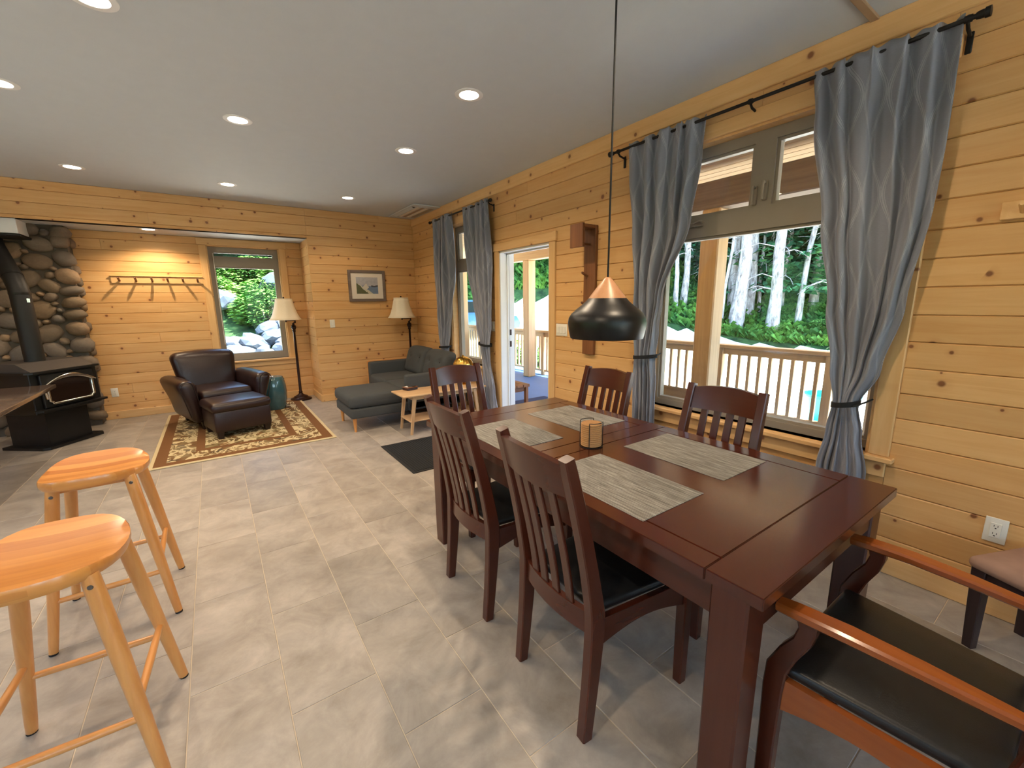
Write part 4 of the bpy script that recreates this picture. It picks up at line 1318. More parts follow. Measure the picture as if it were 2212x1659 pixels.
def floor_lamp(label, loc, rz, arm=0.10):
    o = thing('floor_lamp', label, 'floor lamp', loc, rz, 'swing-arm floor lamps')
    MB().lathe([(0.0, 0.0), (0.148, 0.0), (0.152, 0.01), (0.148, 0.022), (0.118, 0.034), (0.100, 0.044), (0.096, 0.056), (0.060, 0.072), (0.034, 0.088), (0.028, 0.105), (0.0, 0.106)], 40).build('base', M['bronze'], o, True, 45)
    def flute(a, z): return 1+0.05*math.cos(a*8)
    MB().lathe([(0.022, 0.10), (0.026, 0.11), (0.026, 0.13), (0.019, 0.14), (0.0175, 0.6), (0.0155, 1.05), (0.022, 1.055), (0.024, 1.075), (0.018, 1.085)], 24, fn=flute).build('pole', M['bronze'], o, True, 60)
    MB().lathe([(0.018, 1.08), (0.03, 1.10), (0.038, 1.125), (0.030, 1.14), (0.036, 1.148), (0.018, 1.155), (0.015, 1.185), (0.0, 1.186)], 12).build('urn', M['bronze'], o, True, 45)
    m = MB()
    m.tube([(0.0, 0, 1.18), (0.02, 0, 1.20), (0.028, 0, 1.205)], 0.008, 8)
    m.tube([(0.028, 0, 1.185), (0.028, 0, 1.228)], 0.01, 8)
    m.tube([(0.028, 0, 1.222), (-arm, 0, 1.224)], 0.006, 8)
    m.tube([(-arm, 0, 1.205), (-arm, 0, 1.27)], 0.012, 8)
    m.tube([(-arm, 0, 1.27), (-arm, 0, 1.55)], 0.004, 6)
    m.build('swing_arm', M['bronze'], o, True)
    prof = [(0.215, 1.243), (0.196, 1.272), (0.172, 1.32), (0.152, 1.38), (0.136, 1.44), (0.122, 1.50), (0.113, 1.545)]
    def panel(a, z): return 1-0.028*(1-math.cos(a*8))/2
    sh = MB().lathe(prof, 64, c=(-arm, 0, 0), fn=panel).build('shade', M['shade'], o, True, 60)
    sm = sh.modifiers.new('thick', 'SOLIDIFY'); sm.thickness = 0.003
    for z, r in ((1.243, 0.2155), (1.5445, 0.114)):
        MB().lathe([(r*1.0, z-0.005), (r*1.012, z-0.004), (r*1.006, z+0.007), (r*0.99, z+0.007)], 64, c=(-arm, 0, 0), fn=panel).build('shade_trim', M['shade'], sh, True)
    m = MB()
    for i in range(3):
        a = 2*PI*i/3
        m.tube([(-arm, 0, 1.537), (-arm+0.109*math.cos(a), 0.109*math.sin(a), 1.54)], 0.0025, 5)
    m.lathe([(0.004, 1.535), (0.012, 1.552), (0.013, 1.566), (0.0, 1.58)], 12, c=(-arm, 0, 0))
    m.build('finial', M['bronze'], o, True)
    return o
floor_lamp('bronze floor lamp with cream bell shade by the alcove window', (0.99, 7.21, 0), 0.0, 0.095)
floor_lamp('bronze floor lamp with cream bell shade in the corner behind the sofa', (2.575, 6.56, 0), 0.0, 0.115)
m = MB().tube([(0.86, 7.23, 0.006), (0.79, 7.20, 0.006), (0.73, 7.24, 0.006), (0.70, 7.30, 0.006), (0.76, 7.34, 0.007), (0.70, 7.38, 0.02), (0.62, 7.41, 0.12)], 0.004, 6)
tag(m.build('lamp_cord', M['band'], smooth=True), 'thin dark lamp cord curling on the floor beside the floor lamp base', 'cord')

# ------------------------------------------------------------------ sofa with chaise
def sofa():
    sx0, sx1, sy0, sy1 = 1.83, 2.655, 4.84, 6.44
    o = thing('sofa', 'charcoal fabric sofa with tufted back and chaise on oak legs', 'sofa', (2.2, 5.6, 0))
    W = lambda x, y, z=0: (x-2.2, y-5.6, z)
    def rb(nm, x0, x1, y0, y1, z0, z1, r, puff=(0, 0, 0), mm=3, fn=None):
        return MB().rbox(W((x0+x1)/2, (y0+y1)/2, (z0+z1)/2), (x1-x0, y1-y0, z1-z0), r, 3, mm, puff, fn=fn).build(nm, M['grey_cloth'], o, True)
    rb('seat_base', sx0, sx1, sy0, sy1, 0.165, 0.285, 0.02)
    ym = (sy0+sy1)/2
    rb('seat_cushion', sx0-0.01, 2.48, ym+0.004, sy1-0.125, 0.285, 0.435, 0.04, (0.008, 0, 0.014), 5)
    rb('seat_cushion', sx0-0.01, 2.48, sy0+0.125, ym-0.004, 0.285, 0.435, 0.04, (0.008, 0, 0.014), 5)
    rb('back_frame', 2.53, sx1, sy0, sy1, 0.165, 0.66, 0.04)
    rb('arm', sx0+0.0, sx1, sy1-0.12, sy1, 0.165, 0.605, 0.028)
    rb('arm', sx0+0.0, sx1, sy0, sy0+0.12, 0.165, 0.605, 0.028)
    for (a, b) in ((ym+0.004, sy1-0.125), (sy0+0.125, ym-0.004)):
        def leanb(P):
            P.x += 0.30*(P.z)
            return P
        pts = [(yy, zz) for yy in (-0.16, 0.16) for zz in (0.06,)]
        def tuft(P, half=(b-a)/2):
            if P.x < 0:
                for (yy, zz) in pts:
                    P.x += 0.034*math.exp(-(((P.y-yy)/0.05)**2+((P.z-zz)/0.05)**2))
            return leanb(P)
        cu = MB().rbox(W(2.47, (a+b)/2, 0.625), (0.17, b-a, 0.38), 0.07, 4, 12, (0.03, 0.004, 0.012), fn=tuft).build('back_cushion', M['grey_cloth'], o, True)
        for (yy, zz) in pts:
            MB().lathe([(0.0, 0.008), (0.010, 0.006), (0.014, 0.0)], 10, Matrix.Translation(Vector(W(2.47, (a+b)/2, 0.625))+Vector((-0.064-0.016+0.3*zz, yy, zz))) @ Matrix.Rotation(-PI/2, 4, 'Y')).build('button', M['grey_cloth'], cu, True)
    rb('chaise_base', 1.155, sx0+0.01, 4.845, 5.56, 0.165, 0.285, 0.025)
    rb('chaise_cushion', 1.14, sx0-0.004, 4.835, 5.57, 0.285, 0.435, 0.055, (0.006, 0.006, 0.016), 6)
    for (x, y) in ((1.205, 4.91), (1.205, 5.49), (sx0+0.08, sy0+0.08), (sx0+0.08, sy1-0.08), (sx1-0.08, sy0+0.08), (sx1-0.08, sy1-0.08)):
        MB().tube([W(x, y, 0), W(x, y, 0.168)], [0.014, 0.024], 14).build('leg', M['oak_z'], o, True, 60)
    MB().bb(sx0-0.002-2.2, sx1-2.2, sy1-5.6+0.001, sy1-5.6+0.016, 0.165, 0.612, 0.003).build('wooden_side_panel', M['oak_x'], o)
    return o
sofa()

# coffee table beside the sofa
o = thing('coffee_table', 'light ash coffee table with lower shelf standing beside the sofa', 'coffee table', (2.13, 4.565, 0))
MB().rbox((0, 0, 0.449), (1.06, 0.40, 0.022), 0.009, 2, 1).build('top', M['ash_x'], o, True)
for sx in (-1, 1):
    for sy in (-1, 1):
        MB().bar([(sx*0.445, sy*0.16, 0.0), (sx*0.385, sy*0.15, 0.43)], [0.026, 0.044], [0.024, 0.030], (1, 0, 0), bev=0.003).build('leg', M['ash_z'], o, True, 30)
    MB().bb(sx*0.385-0.014, sx*0.385+0.014, -0.14, 0.14, 0.385, 0.438, 0.003).build('apron', M['ash_y'], o)
for sy in (-1, 1):
    MB().bb(-0.38, 0.38, sy*0.15-0.010, sy*0.15+0.010, 0.395, 0.438, 0.003).build('apron', M['ash_x'], o)
MB().rbox((0, 0, 0.150), (0.90, 0.31, 0.018), 0.006, 2, 1).build('lower_shelf', M['ash_x'], o, True)
CT = 0.4605
o = thing('keepsake_box', 'small dark wooden box lying on the ash coffee table', 'box', (1.81, 4.70, CT), 0.25)
MB().bb(-0.07, 0.07, -0.055, 0.055, 0, 0.028, 0.003).build('box_body', M['espresso'], o)
MB().bb(-0.073, 0.073, -0.058, 0.058, 0.0285, 0.036, 0.003).build('lid', M['walnut_x'], o)
for i, (x, y, c, w) in enumerate(((1.80, 4.705, 'plate', 'white'), (1.822, 4.69, 'slot', 'dark'))):
    b = MB().bb(-0.045, 0.045, -0.03, 0.03, 0, 0.006, 0.002).build('playing_card_pack', M[c], loc=(x, y, CT+0.0363+i*0.0063), rz=0.3-0.4*i)
    tag(b, 'small flat '+w+' pack lying on top of the dark box on the coffee table', 'card pack')
o = thing('gold_table_lamp', 'small gold lamp with ribbed dome shade on the coffee table', 'table lamp', (2.49, 4.63, CT))
MB().lathe([(0.0, 0.0), (0.072, 0.0), (0.074, 0.008), (0.05, 0.022), (0.02, 0.03), (0.012, 0.045), (0.012, 0.25), (0.02, 0.262), (0.0, 0.264)], 28).build('base', M['gold'], o, True, 50)
MB().lathe([(0.118, 0.225), (0.122, 0.235), (0.117, 0.265), (0.100, 0.30), (0.070, 0.328), (0.030, 0.345), (0.0, 0.348)], 72, fn=lambda a, z: 1+0.035*abs(math.cos(a*9))).build('dome_shade', M['gold'], o, True, 60)
m = MB().lathe([(0.01, 0.345), (0.012, 0.355), (0.006, 0.362), (0.0, 0.366)], 12); m.build('finial', M['gold'], o, True)

# picture on the back wall
o = thing('framed_picture', 'seascape print in a grey wooden frame with wide white mat', 'picture', (2.025, YB, 1.733))
pw, ph_, fw = 0.283, 0.236, 0.042
for (nm, a, b, c, d) in (('frame_side', -pw, -pw+fw, -ph_, ph_), ('frame_side', pw-fw, pw, -ph_, ph_), ('frame_rail', -pw+fw, pw-fw, ph_-fw, ph_), ('frame_rail', -pw+fw, pw-fw, -ph_, -ph_+fw)):
    MB().bb(a, b, -0.028, -0.001, c, d, 0.004).build(nm, M['greywood'], o)
MB().bb(-pw+fw-0.004, pw-fw+0.004, -0.014, -0.004, -ph_+fw-0.004, ph_-fw+0.004).build('mat_board', M['paper'], o)
MB().bb(-0.165, 0.165, -0.0155, -0.0138, -0.118, 0.132).build('print', M['print'], o)

# peg rails and the tall peg board
def peg(parent, p, d, L, r, mat):
    d = Vector(d).normalized(); p = Vector(p)
    return MB().tube([p, p+d*L*0.85, p+d*L], [r, r*1.05, r*0.7], 10).build('peg', mat, parent, True, 60)
o = thing('peg_rail', 'long pine peg rail with six pegs on the alcove wall', 'peg rail', (-0.525, YA, 1.80))
MB().bb(-0.478, 0.474, -0.020, 0, -0.043, 0.043, 0.003).build('rail', M['pine_trim'], o)
MB().bb(-0.484, 0.474, -0.036, 0, 0.043, 0.057, 0.003).build('top_lip', M['pine_trim'], o)
for i in range(6): peg(o, (-0.395+i*0.162, -0.018, -0.012), (0, -1, 0.28), 0.13, 0.012, M['walnut_y'])
o = thing('peg_rail', 'short pine peg rail on the right wall beyond the big curtain', 'peg rail', (XR, 0.0, 1.815))
MB().bb(-0.020, 0, -0.42, 0.365, -0.036, 0.036, 0.003).build('rail', M['pine_trim'], o)
for i in range(4): peg(o, (-0.018, 0.30-i*0.2, -0.008), (-1, 0, 0.3), 0.075, 0.011, M['pine_trim'])
o = thing('peg_board', 'tall walnut peg board with boxed top bracket beside the door', 'peg board', (XR, 2.78, 0.98))
MB().bb(-0.032, 0, -0.07, 0.07, 0.0, 1.125, 0.004).build('board', M['walnut_z'], o)
MB().bb(-0.172, -0.032, -0.068, 0.068, 1.097, 1.125, 0.003).build('bracket_arm', M['walnut_x'], o)
MB().bb(-0.196, -0.170, -0.078, 0.078, 0.935, 1.130, 0.003).build('end_block', M['walnut_z'], o)
MB().tube([(-0.172, 0.0, 0.972), (-0.030, 0.0, 0.972)], 0.009, 10).build('dowel', M['walnut_x'], o, True)
for z in (0.70, 0.44): peg(o, (-0.030, 0.02, z), (-1, 0.1, 0.5), 0.075, 0.011, M['walnut_x'])

# ceiling vent cassette
o = thing('ceiling_vent', 'white ceiling vent cassette with long slots in the far corner', 'ceiling vent', (2.60, 6.22, ZC))
MB().rbox((0, 0, -0.009), (0.40, 1.0, 0.018), 0.008, 2, 1).build('panel', M['ceil'], o, True)
m = MB(); m.bb(-0.165, -0.115, -0.36, 0.36, -0.0195, -0.0176); m.build('outlet_slot', M['slot'], o)
m = MB(); m.bb(-0.162, -0.118, -0.35, 0.35, -0.030, -0.0275, M=Matrix.Translation((-0.14, 0, 0)) @ Matrix.Rotation(0.5, 4, 'Y') @ Matrix.Translation((0.14, 0, 0))); m.build('flap', M['ceil'], o)
for x in (-0.06, 0.0, 0.06):
    m = MB(); m.bb(x-0.02, x+0.02, -0.36, 0.36, -0.0215, -0.0176, 0.001); m.build('louver', M['jackred'] if x == 0.0 else M['plate'], o)
m = MB(); m.bb(0.10, 0.165, -0.36, 0.36, -0.0195, -0.0176); m.build('intake_slot', M['frame'], o)

# ------------------------------------------------------------------ stone chimney wall and wood stove
SY = 7.22
chim = struct(MB().bb(-2.42, -1.30, SY, YA+PL_T, 0, ZS).build('wall_chimney', M['mortar']))
def rock_mesh(seed):
    m = MB()
    bmesh.ops.create_icosphere(m.bm, subdivisions=2, radius=1.0)
    for v in m.bm.verts:
        n = mnoise.noise(v.co*1.1+Vector((seed*7.3, seed*2.1, 0)))
        p = v.co*(1+0.22*n)
        e = 2.6
        k = (abs(v.co.x)**e+abs(v.co.y)**e+abs(v.co.z)**e)**(-1/e)
        v.co = p*(0.45+0.55*k)
    return m.mesh('stone', M['stone'], True, 180)
RM = [rock_mesh(i) for i in range(6)]
rs = random.Random(21)
placed = []
def try_stone(face, a, z, r, asp, rot, hw):
    for (f2, a2, z2, r2) in placed:
        if f2 == face and (a-a2)**2+(z-z2)**2 < ((r+r2)*0.86)**2: return False
    placed.append((face, a, z, r))
    if face == 'f': inst('stone', RM[rs.randrange(6)], chim, (a, SY+0.0, z), (0, rot, 0), (hw[0], 0.055, hw[1]))
    else: inst('stone', RM[rs.randrange(6)], chim, (-1.30, a, z), (rot, 0, 0), (0.05, hw[0], hw[1]))
    return True
# corner stones on the right edge first
z = 0.06
while z < ZS-0.06:
    h = rs.uniform(0.055, 0.12)
    w = rs.uniform(0.07, 0.12)
    inst('stone', RM[rs.randrange(6)], chim, (-1.335-rs.uniform(0, 0.02), SY+0.02, min(z+h, ZS-h)), (0, rs.uniform(-0.2, 0.2), 0), (w, 0.085, h))
    placed.append(('f', -1.345, z+h, max(w, h)))
    placed.append(('s', SY+0.03, z+h, h))
    z += 2*h+0.012
n = 0
for size in (0.125, 0.10, 0.08, 0.062, 0.048, 0.036):
    for k in range(900):
        if n > 235: break
        a = rs.uniform(-2.35, -1.38); zz = rs.uniform(0.04, ZS-0.04)
        r = size*rs.uniform(0.9, 1.05)
        asp = rs.uniform(0.68, 0.98)
        if try_stone('f', a, zz, r*0.92, asp, rs.uniform(-0.7, 0.7), (r, r*asp)): n += 1
for k in range(40):
    try_stone('s', rs.uniform(SY+0.06, YA-0.04), rs.uniform(0.06, ZS-0.06), 0.07, 1, rs.uniform(-0.4, 0.4), (0.07, 0.06))
chase = struct(MB().bb(-2.12, -1.585, 6.86, YA, 2.235, ZS, 0.004).build('ceiling_chase', M['white']))
MB().bb(-2.14, -1.565, 6.84, YA-0.25, 2.205, 2.235, 0.008).build('black_collar_plate', M['pipe'], chase)

def stove():
    th = 0.925
    cx, cy = -1.585, 6.585
    o = thing('wood_stove', 'black steel wood stove with chrome-arched glass door on a pedestal', 'wood stove', (cx, cy, 0), th)
    # base plate with chamfered corners
    m = MB().prism([(-0.32, -0.22), (-0.28, -0.265), (0.28, -0.265), (0.32, -0.22), (0.30, 0.24), (-0.30, 0.24)], 'z', 0.0005, 0.028); m.build('base_plate', M['steel'], o)
    m = MB().prism([(-0.215, -0.20), (0.215, -0.20), (0.235, 0.20), (-0.235, 0.20)], 'z', 0.028, 0.385); m.build('pedestal', M['steel'], o)
    m = MB().bb(-0.335, 0.335, -0.265, 0.275, 0.385, 0.805, 0.006); body = m.build('firebox', M['steel'], o)
    m = MB().prism([(-0.37, -0.30), (-0.33, -0.345), (0.33, -0.345), (0.37, -0.30), (0.345, -0.25), (-0.345, -0.25)], 'z', 0.415, 0.433); m.build('ash_lip', M['steel'], o)
    m = MB().prism([(-0.375, -0.27), (-0.33, -0.315), (0.33, -0.315), (0.375, -0.27), (0.36, 0.285), (-0.36, 0.285)], 'z', 0.805, 0.823); m.build('top_plate', M['steel'], o)
    # stepped convection top with slanted front
    m = MB().prism([(-0.27, 0.823), (-0.12, 0.905), (0.27, 0.905), (0.28, 0.823)], 'x', -0.31, 0.31); m.build('raised_top', M['soap'], o)
    # door: iron panel, arched chrome frame, dark glass
    yf = -0.268
    m = MB().bb(-0.265, 0.265, yf-0.028, yf, 0.442, 0.785, 0.006); dr = m.build('stove_door', M['steel'], o)
    def outline(sx, z0, z1, ar, n=14):
        pts = [(-sx, z0+0.03), (-sx, z1)]
        pts = [(-sx+0.03, z0), (-sx+0.022, z0+0.022), (-sx, z0+0.03), (-sx, z1-0.02)]
        for i in range(n+1):
            t = i/n
            x = lerp(-sx, sx, t)
            pts.append((x, z1+ar*math.sin(PI*t)**0.8 if 0 < t < 1 else z1))
        pts += [(sx, z1-0.02), (sx, z0+0.03), (sx-0.022, z0+0.022), (sx-0.03, z0)]
        return pts
    ol = outline(0.225, 0.478, 0.682, 0.062)
    m = MB().prism(ol, 'y', yf-0.033, yf-0.027); m.build('door_glass', M['firebox'], dr)
    path = [(x, yf-0.038, z) for (x, z) in ol]; path.append(path[0])
    MB().tube(path, 0.0135, 8).build('chrome_frame', M['chrome'], dr, True, 70)
    ap = []
    for i in range(17):
        t = i/16
        ap.append((lerp(-0.262, 0.262, t), yf-0.045, 0.668+0.088*math.sin(PI*t)))
    MB().bar(ap, 0.024, [0.012+0.016*math.sin(PI*i/16) for i in range(17)], (0, 1, 0), bev=0.004).build('chrome_arch', M['chrome'], dr, True, 40)
    MB().tube([(-0.262, yf-0.03, 0.60), (-0.275, yf-0.07, 0.60), (-0.278, yf-0.085, 0.54)], 0.009, 8).build('door_handle', M['chrome'], dr, True)
    return o
stove()
o = thing('flue_pipe', 'black flue pipe rising from the wood stove to the ceiling chase', 'flue pipe', (-1.60, 6.56, 0.905))
pp = [(0, 0, 0.0), (0, 0, 0.70), (-0.012, 0.025, 0.77), (-0.05, 0.10, 0.88), (-0.235, 0.52, 1.22), (-0.247, 0.545, 1.30)]
MB().tube(pp, [0.079]*6, 24).build('pipe', M['pipe'], o, True, 60)
for i in (1, 3):
    p = Vector(pp[i]); t = (Vector(pp[i])-Vector(pp[i-1])).normalized()
    MB().tube([p-t*0.012, p+t*0.012], 0.0825, 24).build('joint_band', M['steel'], o, True, 60)
MB().box((0.045, -0.067, 0.63), (0.026, 0.006, 0.04), Matrix.Rotation(0.25, 4, 'Z')).build('thermometer_tag', M['chrome'], o)

# dark table cut by the left edge
o = thing('side_table', 'dark glossy table cut by the left edge, in front of the stove', 'table', (-1.85, 5.02, 0))
MB().rbox((0, 0, 0.712), (1.05, 1.66, 0.036), 0.006, 2, 1).build('table_top', M['darktop'], o, True)
MB().bb(-0.36, 0.36, -0.66, 0.66, 0.62, 0.694, 0.003).build('apron', M['espresso'], o)
for sy in (-1, 1):
    MB().bar([(0.03, sy*0.80, 0.0), (0.0, sy*0.66, 0.694)], [0.045, 0.07], [0.04, 0.07], (1, 0, 0), bev=0.004).build('leg', M['espresso'], o)
    MB().bb(-0.30, 0.30, sy*0.66-0.03, sy*0.66+0.03, 0.64, 0.694, 0.003).build('cross_bearer', M['espresso'], o)
    for sx in (-1, 1):
        MB().bar([(sx*0.30-0.06, sy*0.74, 0.0), (sx*0.28-0.06, sy*0.64, 0.65)], [0.035, 0.05], [0.035, 0.05], (1, 0, 0), bev=0.003).build('leg', M['espresso'], o) if sx < 0 else None
MB().bb(-0.02, 0.05, -0.70, 0.70, 0.16, 0.21, 0.004).build('stretcher', M['espresso'], o)

# suede stool at the right edge
o = thing('suede_stool', 'rose-brown suede cushioned stool with dark legs against the right wall', 'stool', (2.552, -0.03, 0), -0.41)
MB().rbox((0, 0, 0.384), (0.385, 0.385, 0.052), 0.025, 4, 6, (0.003, 0.003, 0.010)).build('seat_cushion', M['suede'], o, True)
for sx in (-1, 1):
    for sy in (-1, 1):
        MB().bar([(sx*0.150, sy*0.150, 0.0), (sx*0.156, sy*0.156, 0.362)], [0.034, 0.048], [0.034, 0.048], (1, 0, 0), bev=0.003).build('leg', M['espresso'], o)
    MB().bb(sx*0.156-0.012, sx*0.156+0.012, -0.14, 0.14, 0.305, 0.359, 0.002).build('apron', M['espresso'], o)
    MB().bb(-0.14, 0.14, sx*0.156-0.012, sx*0.156+0.012, 0.305, 0.359, 0.002).build('apron', M['espresso'], o)

# ------------------------------------------------------------------ porch
DZ = -0.08
struct(MB().bb(XO, 6.05, -4.0, 12.0, DZ-0.16, DZ).build('porch_deck', M['deck']))
m = MB().bb(-0.62, 0.62, -0.75, 0.75, 0.0005, 0.012, 0.003)
tag(m.build('outdoor_mat', M['deckmat'], loc=(3.72, 4.55, DZ)), 'dark navy mat on the porch outside the open door', 'mat')
pc = struct(MB().bb(XO, 6.45, -4.0, 12.0, 2.775, 2.90).build('porch_ceiling', M['fir_y']))
_bm_ = MB().prism([(-0.066, 0.0), (-0.066, -0.010), (-0.060, -0.016), (0.060, -0.016), (0.066, -0.010), (0.066, 0.0)], 'y', -8.0, 8.0).mesh('plank', M['fir_y'])
x = XO+0.07
while x < 6.4:
    inst('plank', _bm_, pc, (x, 4.0, 2.775)); x += 0.134
def timber(name, label, x0, x1, y0, y1, z0, z1, ax, cat='beam', mat='fir', group=None):
    o = MB().bb(-(x1-x0)/2, (x1-x0)/2, -(y1-y0)/2, (y1-y0)/2, 0, z1-z0, 0.012).build(name, M[mat+'_'+ax], loc=((x0+x1)/2, (y0+y1)/2, z0))
    return tag(o, label, cat, group)
timber('porch_beam', 'heavy timber beam under the porch roof seen through the upper panes of the big window', 4.28, 4.48, -3.9, 3.6, 2.37, 2.64, 'y', mat='weather')
timber('porch_beam', 'outer timber beam above the porch post seen through the door', 5.26, 5.44, -3.9, 11.9, 2.28, 2.48, 'y')
for (y0, y1) in ((-3.9, 3.6),):
    for yy in (0.95, 3.35, -1.4):
        timber('porch_rafter', {0.95: 'pale porch rafter at the upper right pane of the big window', 3.35: 'porch rafter above the end of the heavy porch beam', -1.4: 'porch rafter right of the view above the deck'}[yy], 2.995, 6.3, yy-0.07, yy+0.07, 2.645, 2.755, 'x', 'rafter')
timber('porch_post', 'square timber porch post outside the big window', 4.28, 4.48, 2.46, 2.66, DZ, 2.37, 'z', 'post')
timber('porch_post', 'square timber porch post seen through the open door', 5.255, 5.445, 6.93, 7.12, DZ, 2.28, 'z', 'post')
timber('porch_post', 'square timber porch post seen through the narrow window behind the sofa', 5.255, 5.445, 9.75, 9.94, DZ, 2.28, 'z', 'post')

rl = thing('porch_railing', 'timber porch railing with square balusters running along the deck edge', 'railing', (5.70, 4.0, DZ))
MB().bb(-0.075, 0.075, -6.9, 6.9, 0.90, 0.945, 0.006).build('top_rail', M['fir_y'], rl)
MB().bb(-0.02, 0.02, -6.9, 6.9, 0.81, 0.90, 0.004).build('sub_rail', M['fir_y'], rl)
MB().bb(-0.02, 0.02, -6.9, 6.9, 0.07, 0.115, 0.004).build('bottom_rail', M['fir_y'], rl)
_bal = MB().bb(-0.018, 0.018, -0.02, 0.02, 0.115, 0.82, 0.002).mesh('baluster', M['fir_z'])
_rp = MB().bb(-0.045, 0.045, -0.045, 0.045, 0.0, 0.90, 0.005).mesh('rail_post', M['fir_z'])
for i in range(-4, 7):
    yp = 1.82-4.0+1.29*i
    inst('rail_post', _rp, rl, (0, yp, 0))
    for k in range(1, 10):
        inst('baluster', _bal, rl, (0, yp+0.129*k, 0))

# things on the porch
o = thing('porch_table', 'small brown wooden table on the porch just outside the door', 'table', (3.20, 4.70, DZ))
for i in range(3): MB().bb(-0.16+i*0.108, -0.16+i*0.108+0.102, -0.30, 0.30, 0.43, 0.468, 0.004).build('slat', M['walnut_y'], o)
for sx in (-1, 1):
    for sy in (-1, 1):
        MB().bb(sx*0.125-0.022, sx*0.125+0.022, sy*0.262-0.022, sy*0.262+0.022, 0.0, 0.43, 0.003).build('leg', M['walnut_z'], o)
    MB().bb(-0.13, 0.13, sx*0.25-0.012, sx*0.25+0.012, 0.37, 0.43, 0.002).build('apron', M['walnut_x'], o)
o = thing('pillar_candle', 'slim pale pillar candle standing on the porch table', 'candle', (3.12, 4.52, DZ+0.468))
MB().lathe([(0.0, 0.0), (0.030, 0.0), (0.031, 0.004), (0.031, 0.145), (0.028, 0.15), (0.0, 0.146)], 20).build('wax', M['jackred'], o, True, 50)
MB().tube([(0, 0, 0.145), (0.002, 0, 0.16)], 0.0015, 6).build('wick', M['slot'], o)
o = thing('garden_glove', 'small dark folded glove lying on the porch table', 'glove', (3.13, 4.66, DZ+0.468), 0.4)
MB().rbox((0, 0, 0.018), (0.09, 0.11, 0.034), 0.016, 3, 4, (0, 0, 0.006)).build('palm', M['iron'], o, True)
for i in range(4): MB().tube([(-0.033+i*0.022, -0.05, 0.018), (-0.036+i*0.024, -0.09, 0.016), (-0.038+i*0.025, -0.12, 0.012)], [0.011, 0.011, 0.008], 8).build('finger', M['iron'], o, True)
o = thing('rustic_bench', 'weathered rustic bench with arched back standing on the porch outside the big window', 'bench', (3.40, 2.22, DZ))
MB().bb(-0.022, 0.022, -0.60, 0.58, 0.665, 0.76, 0.008).build('top_rail', M['weather_y'], o)
arc = [(0, 0.02+0.21*math.cos(PI*i/14), 0.46+0.205*math.sin(PI*i/14)) for i in range(15)]
MB().bar(arc, 0.03, 0.034, (1, 0, 0), bev=0.003).build('back_arch', M['weather_z'], o, True)
for yy in (-0.57, 0.55):
    MB().bb(-0.025, 0.025, yy-0.03, yy+0.03, 0.0, 0.665, 0.004).build('back_post', M['weather_z'], o)
    MB().bb(0.40, 0.45, yy-0.025, yy+0.025, 0.0, 0.43, 0.004).build('front_leg', M['weather_z'], o)
for i in range(4): MB().bb(0.03+i*0.105, 0.03+i*0.105+0.095, -0.60, 0.58, 0.43, 0.46, 0.004).build('seat_slat', M['weather_y'], o)
MB().bb(-0.02, 0.02, -0.57, 0.55, 0.435, 0.475, 0.003).build('lower_rail', M['weather_y'], o)

# ------------------------------------------------------------------ yard, hillside and forest
def ground_h(x, y):
    r = math.hypot(x, y)
    s = sstep(6, 14, x)
    e = lerp(15.2, 19.0, sstep(2, 9, x))
    h = -0.65+0.38*sstep(8, 11, y)*(1-s)+s*0.036*min(max(y-6.5, 0), 10.5)**2
    h += 0.03*max(0, min(r, e)-9)*s
    if r > e: h += 0.42*(r-e)
    h += 0.05*mnoise.noise(Vector((x*0.3, y*0.3, 0)))*sstep(6, 9, r)
    return h
def yard_edge(x, y):
    return lerp(15.2, 19.0, sstep(2, 9, x))+0.5*mnoise.noise(Vector((x*0.25, y*0.25, 3.0)))
m = MB()
gx = [-30+0.6*i for i in range(151)]
gy = [-25+0.6*i for i in range(143)]
vv = [[m.bm.verts.new((x, y, ground_h(x, y))) for y in gy] for x in gx]
for i in range(len(gx)-1):
    for j in range(len(gy)-1):
        cx, cy = gx[i]+0.3, gy[j]+0.3
        f = m.face([vv[i][j], vv[i+1][j], vv[i+1][j+1], vv[i][j+1]])
        f.material_index = 1 if math.hypot(cx, cy) > yard_edge(cx, cy) else 0
struct(m.build('ground_yard', [M['gravel'], M['forestfloor']], smooth=True, angle=180))

fr = random.Random(11)
def foliage(H, R, n, q, seed, dome=False):
    rr = random.Random(seed)
    V, F = [], []
    for i in range(n):
        if dome:
            z = H*(0.08+0.92*rr.random())
            rad = R*math.sqrt(max(0.02, 1-((z/H-0.42)/0.62)**2))
        else:
            z = H*(0.04+0.96*rr.random()**1.15)
            lay = 0.78+0.22*math.sin(z*5.0)
            rad = R*(1-z/H)**0.75*lay+0.08
        a = rr.uniform(0, 2*PI)
        k = 0.45+0.55*rr.random()**0.5
        c = Vector((rad*k*math.cos(a), rad*k*math.sin(a), z))
        out = Vector((math.cos(a), math.sin(a), rr.uniform(-0.5, 0.3))).normalized()
        sd = out.cross(Vector((0, 0, 1))).normalized()
        up = sd.cross(out)
        tw = rr.uniform(-0.9, 0.9)
        sd2 = sd*math.cos(tw)+up*math.sin(tw)
        L, W = q*rr.uniform(0.7, 1.5), q*rr.uniform(0.25, 0.5)
        b = len(V)
        V += [c-out*L*0.4, c+sd2*W, c+out*L*0.8-Vector((0, 0, 0.12*L)), c-sd2*W]
        F.append((b, b+1, b+2, b+3))
    me = bpy.data.meshes.new('foliage')
    me.from_pydata([tuple(v) for v in V], [], F)
    return me
FA = []
for i in range(3):
    me = foliage(8.5, 2.3, 8000, 0.21, i); me.materials.append(M['leaf_a']); FA.append(me)
FB = []
for i in range(2):
    me = foliage(1.7, 1.1, 2600, 0.12, 30+i, True); me.materials.append(M['leaf_b']); FB.append(me)
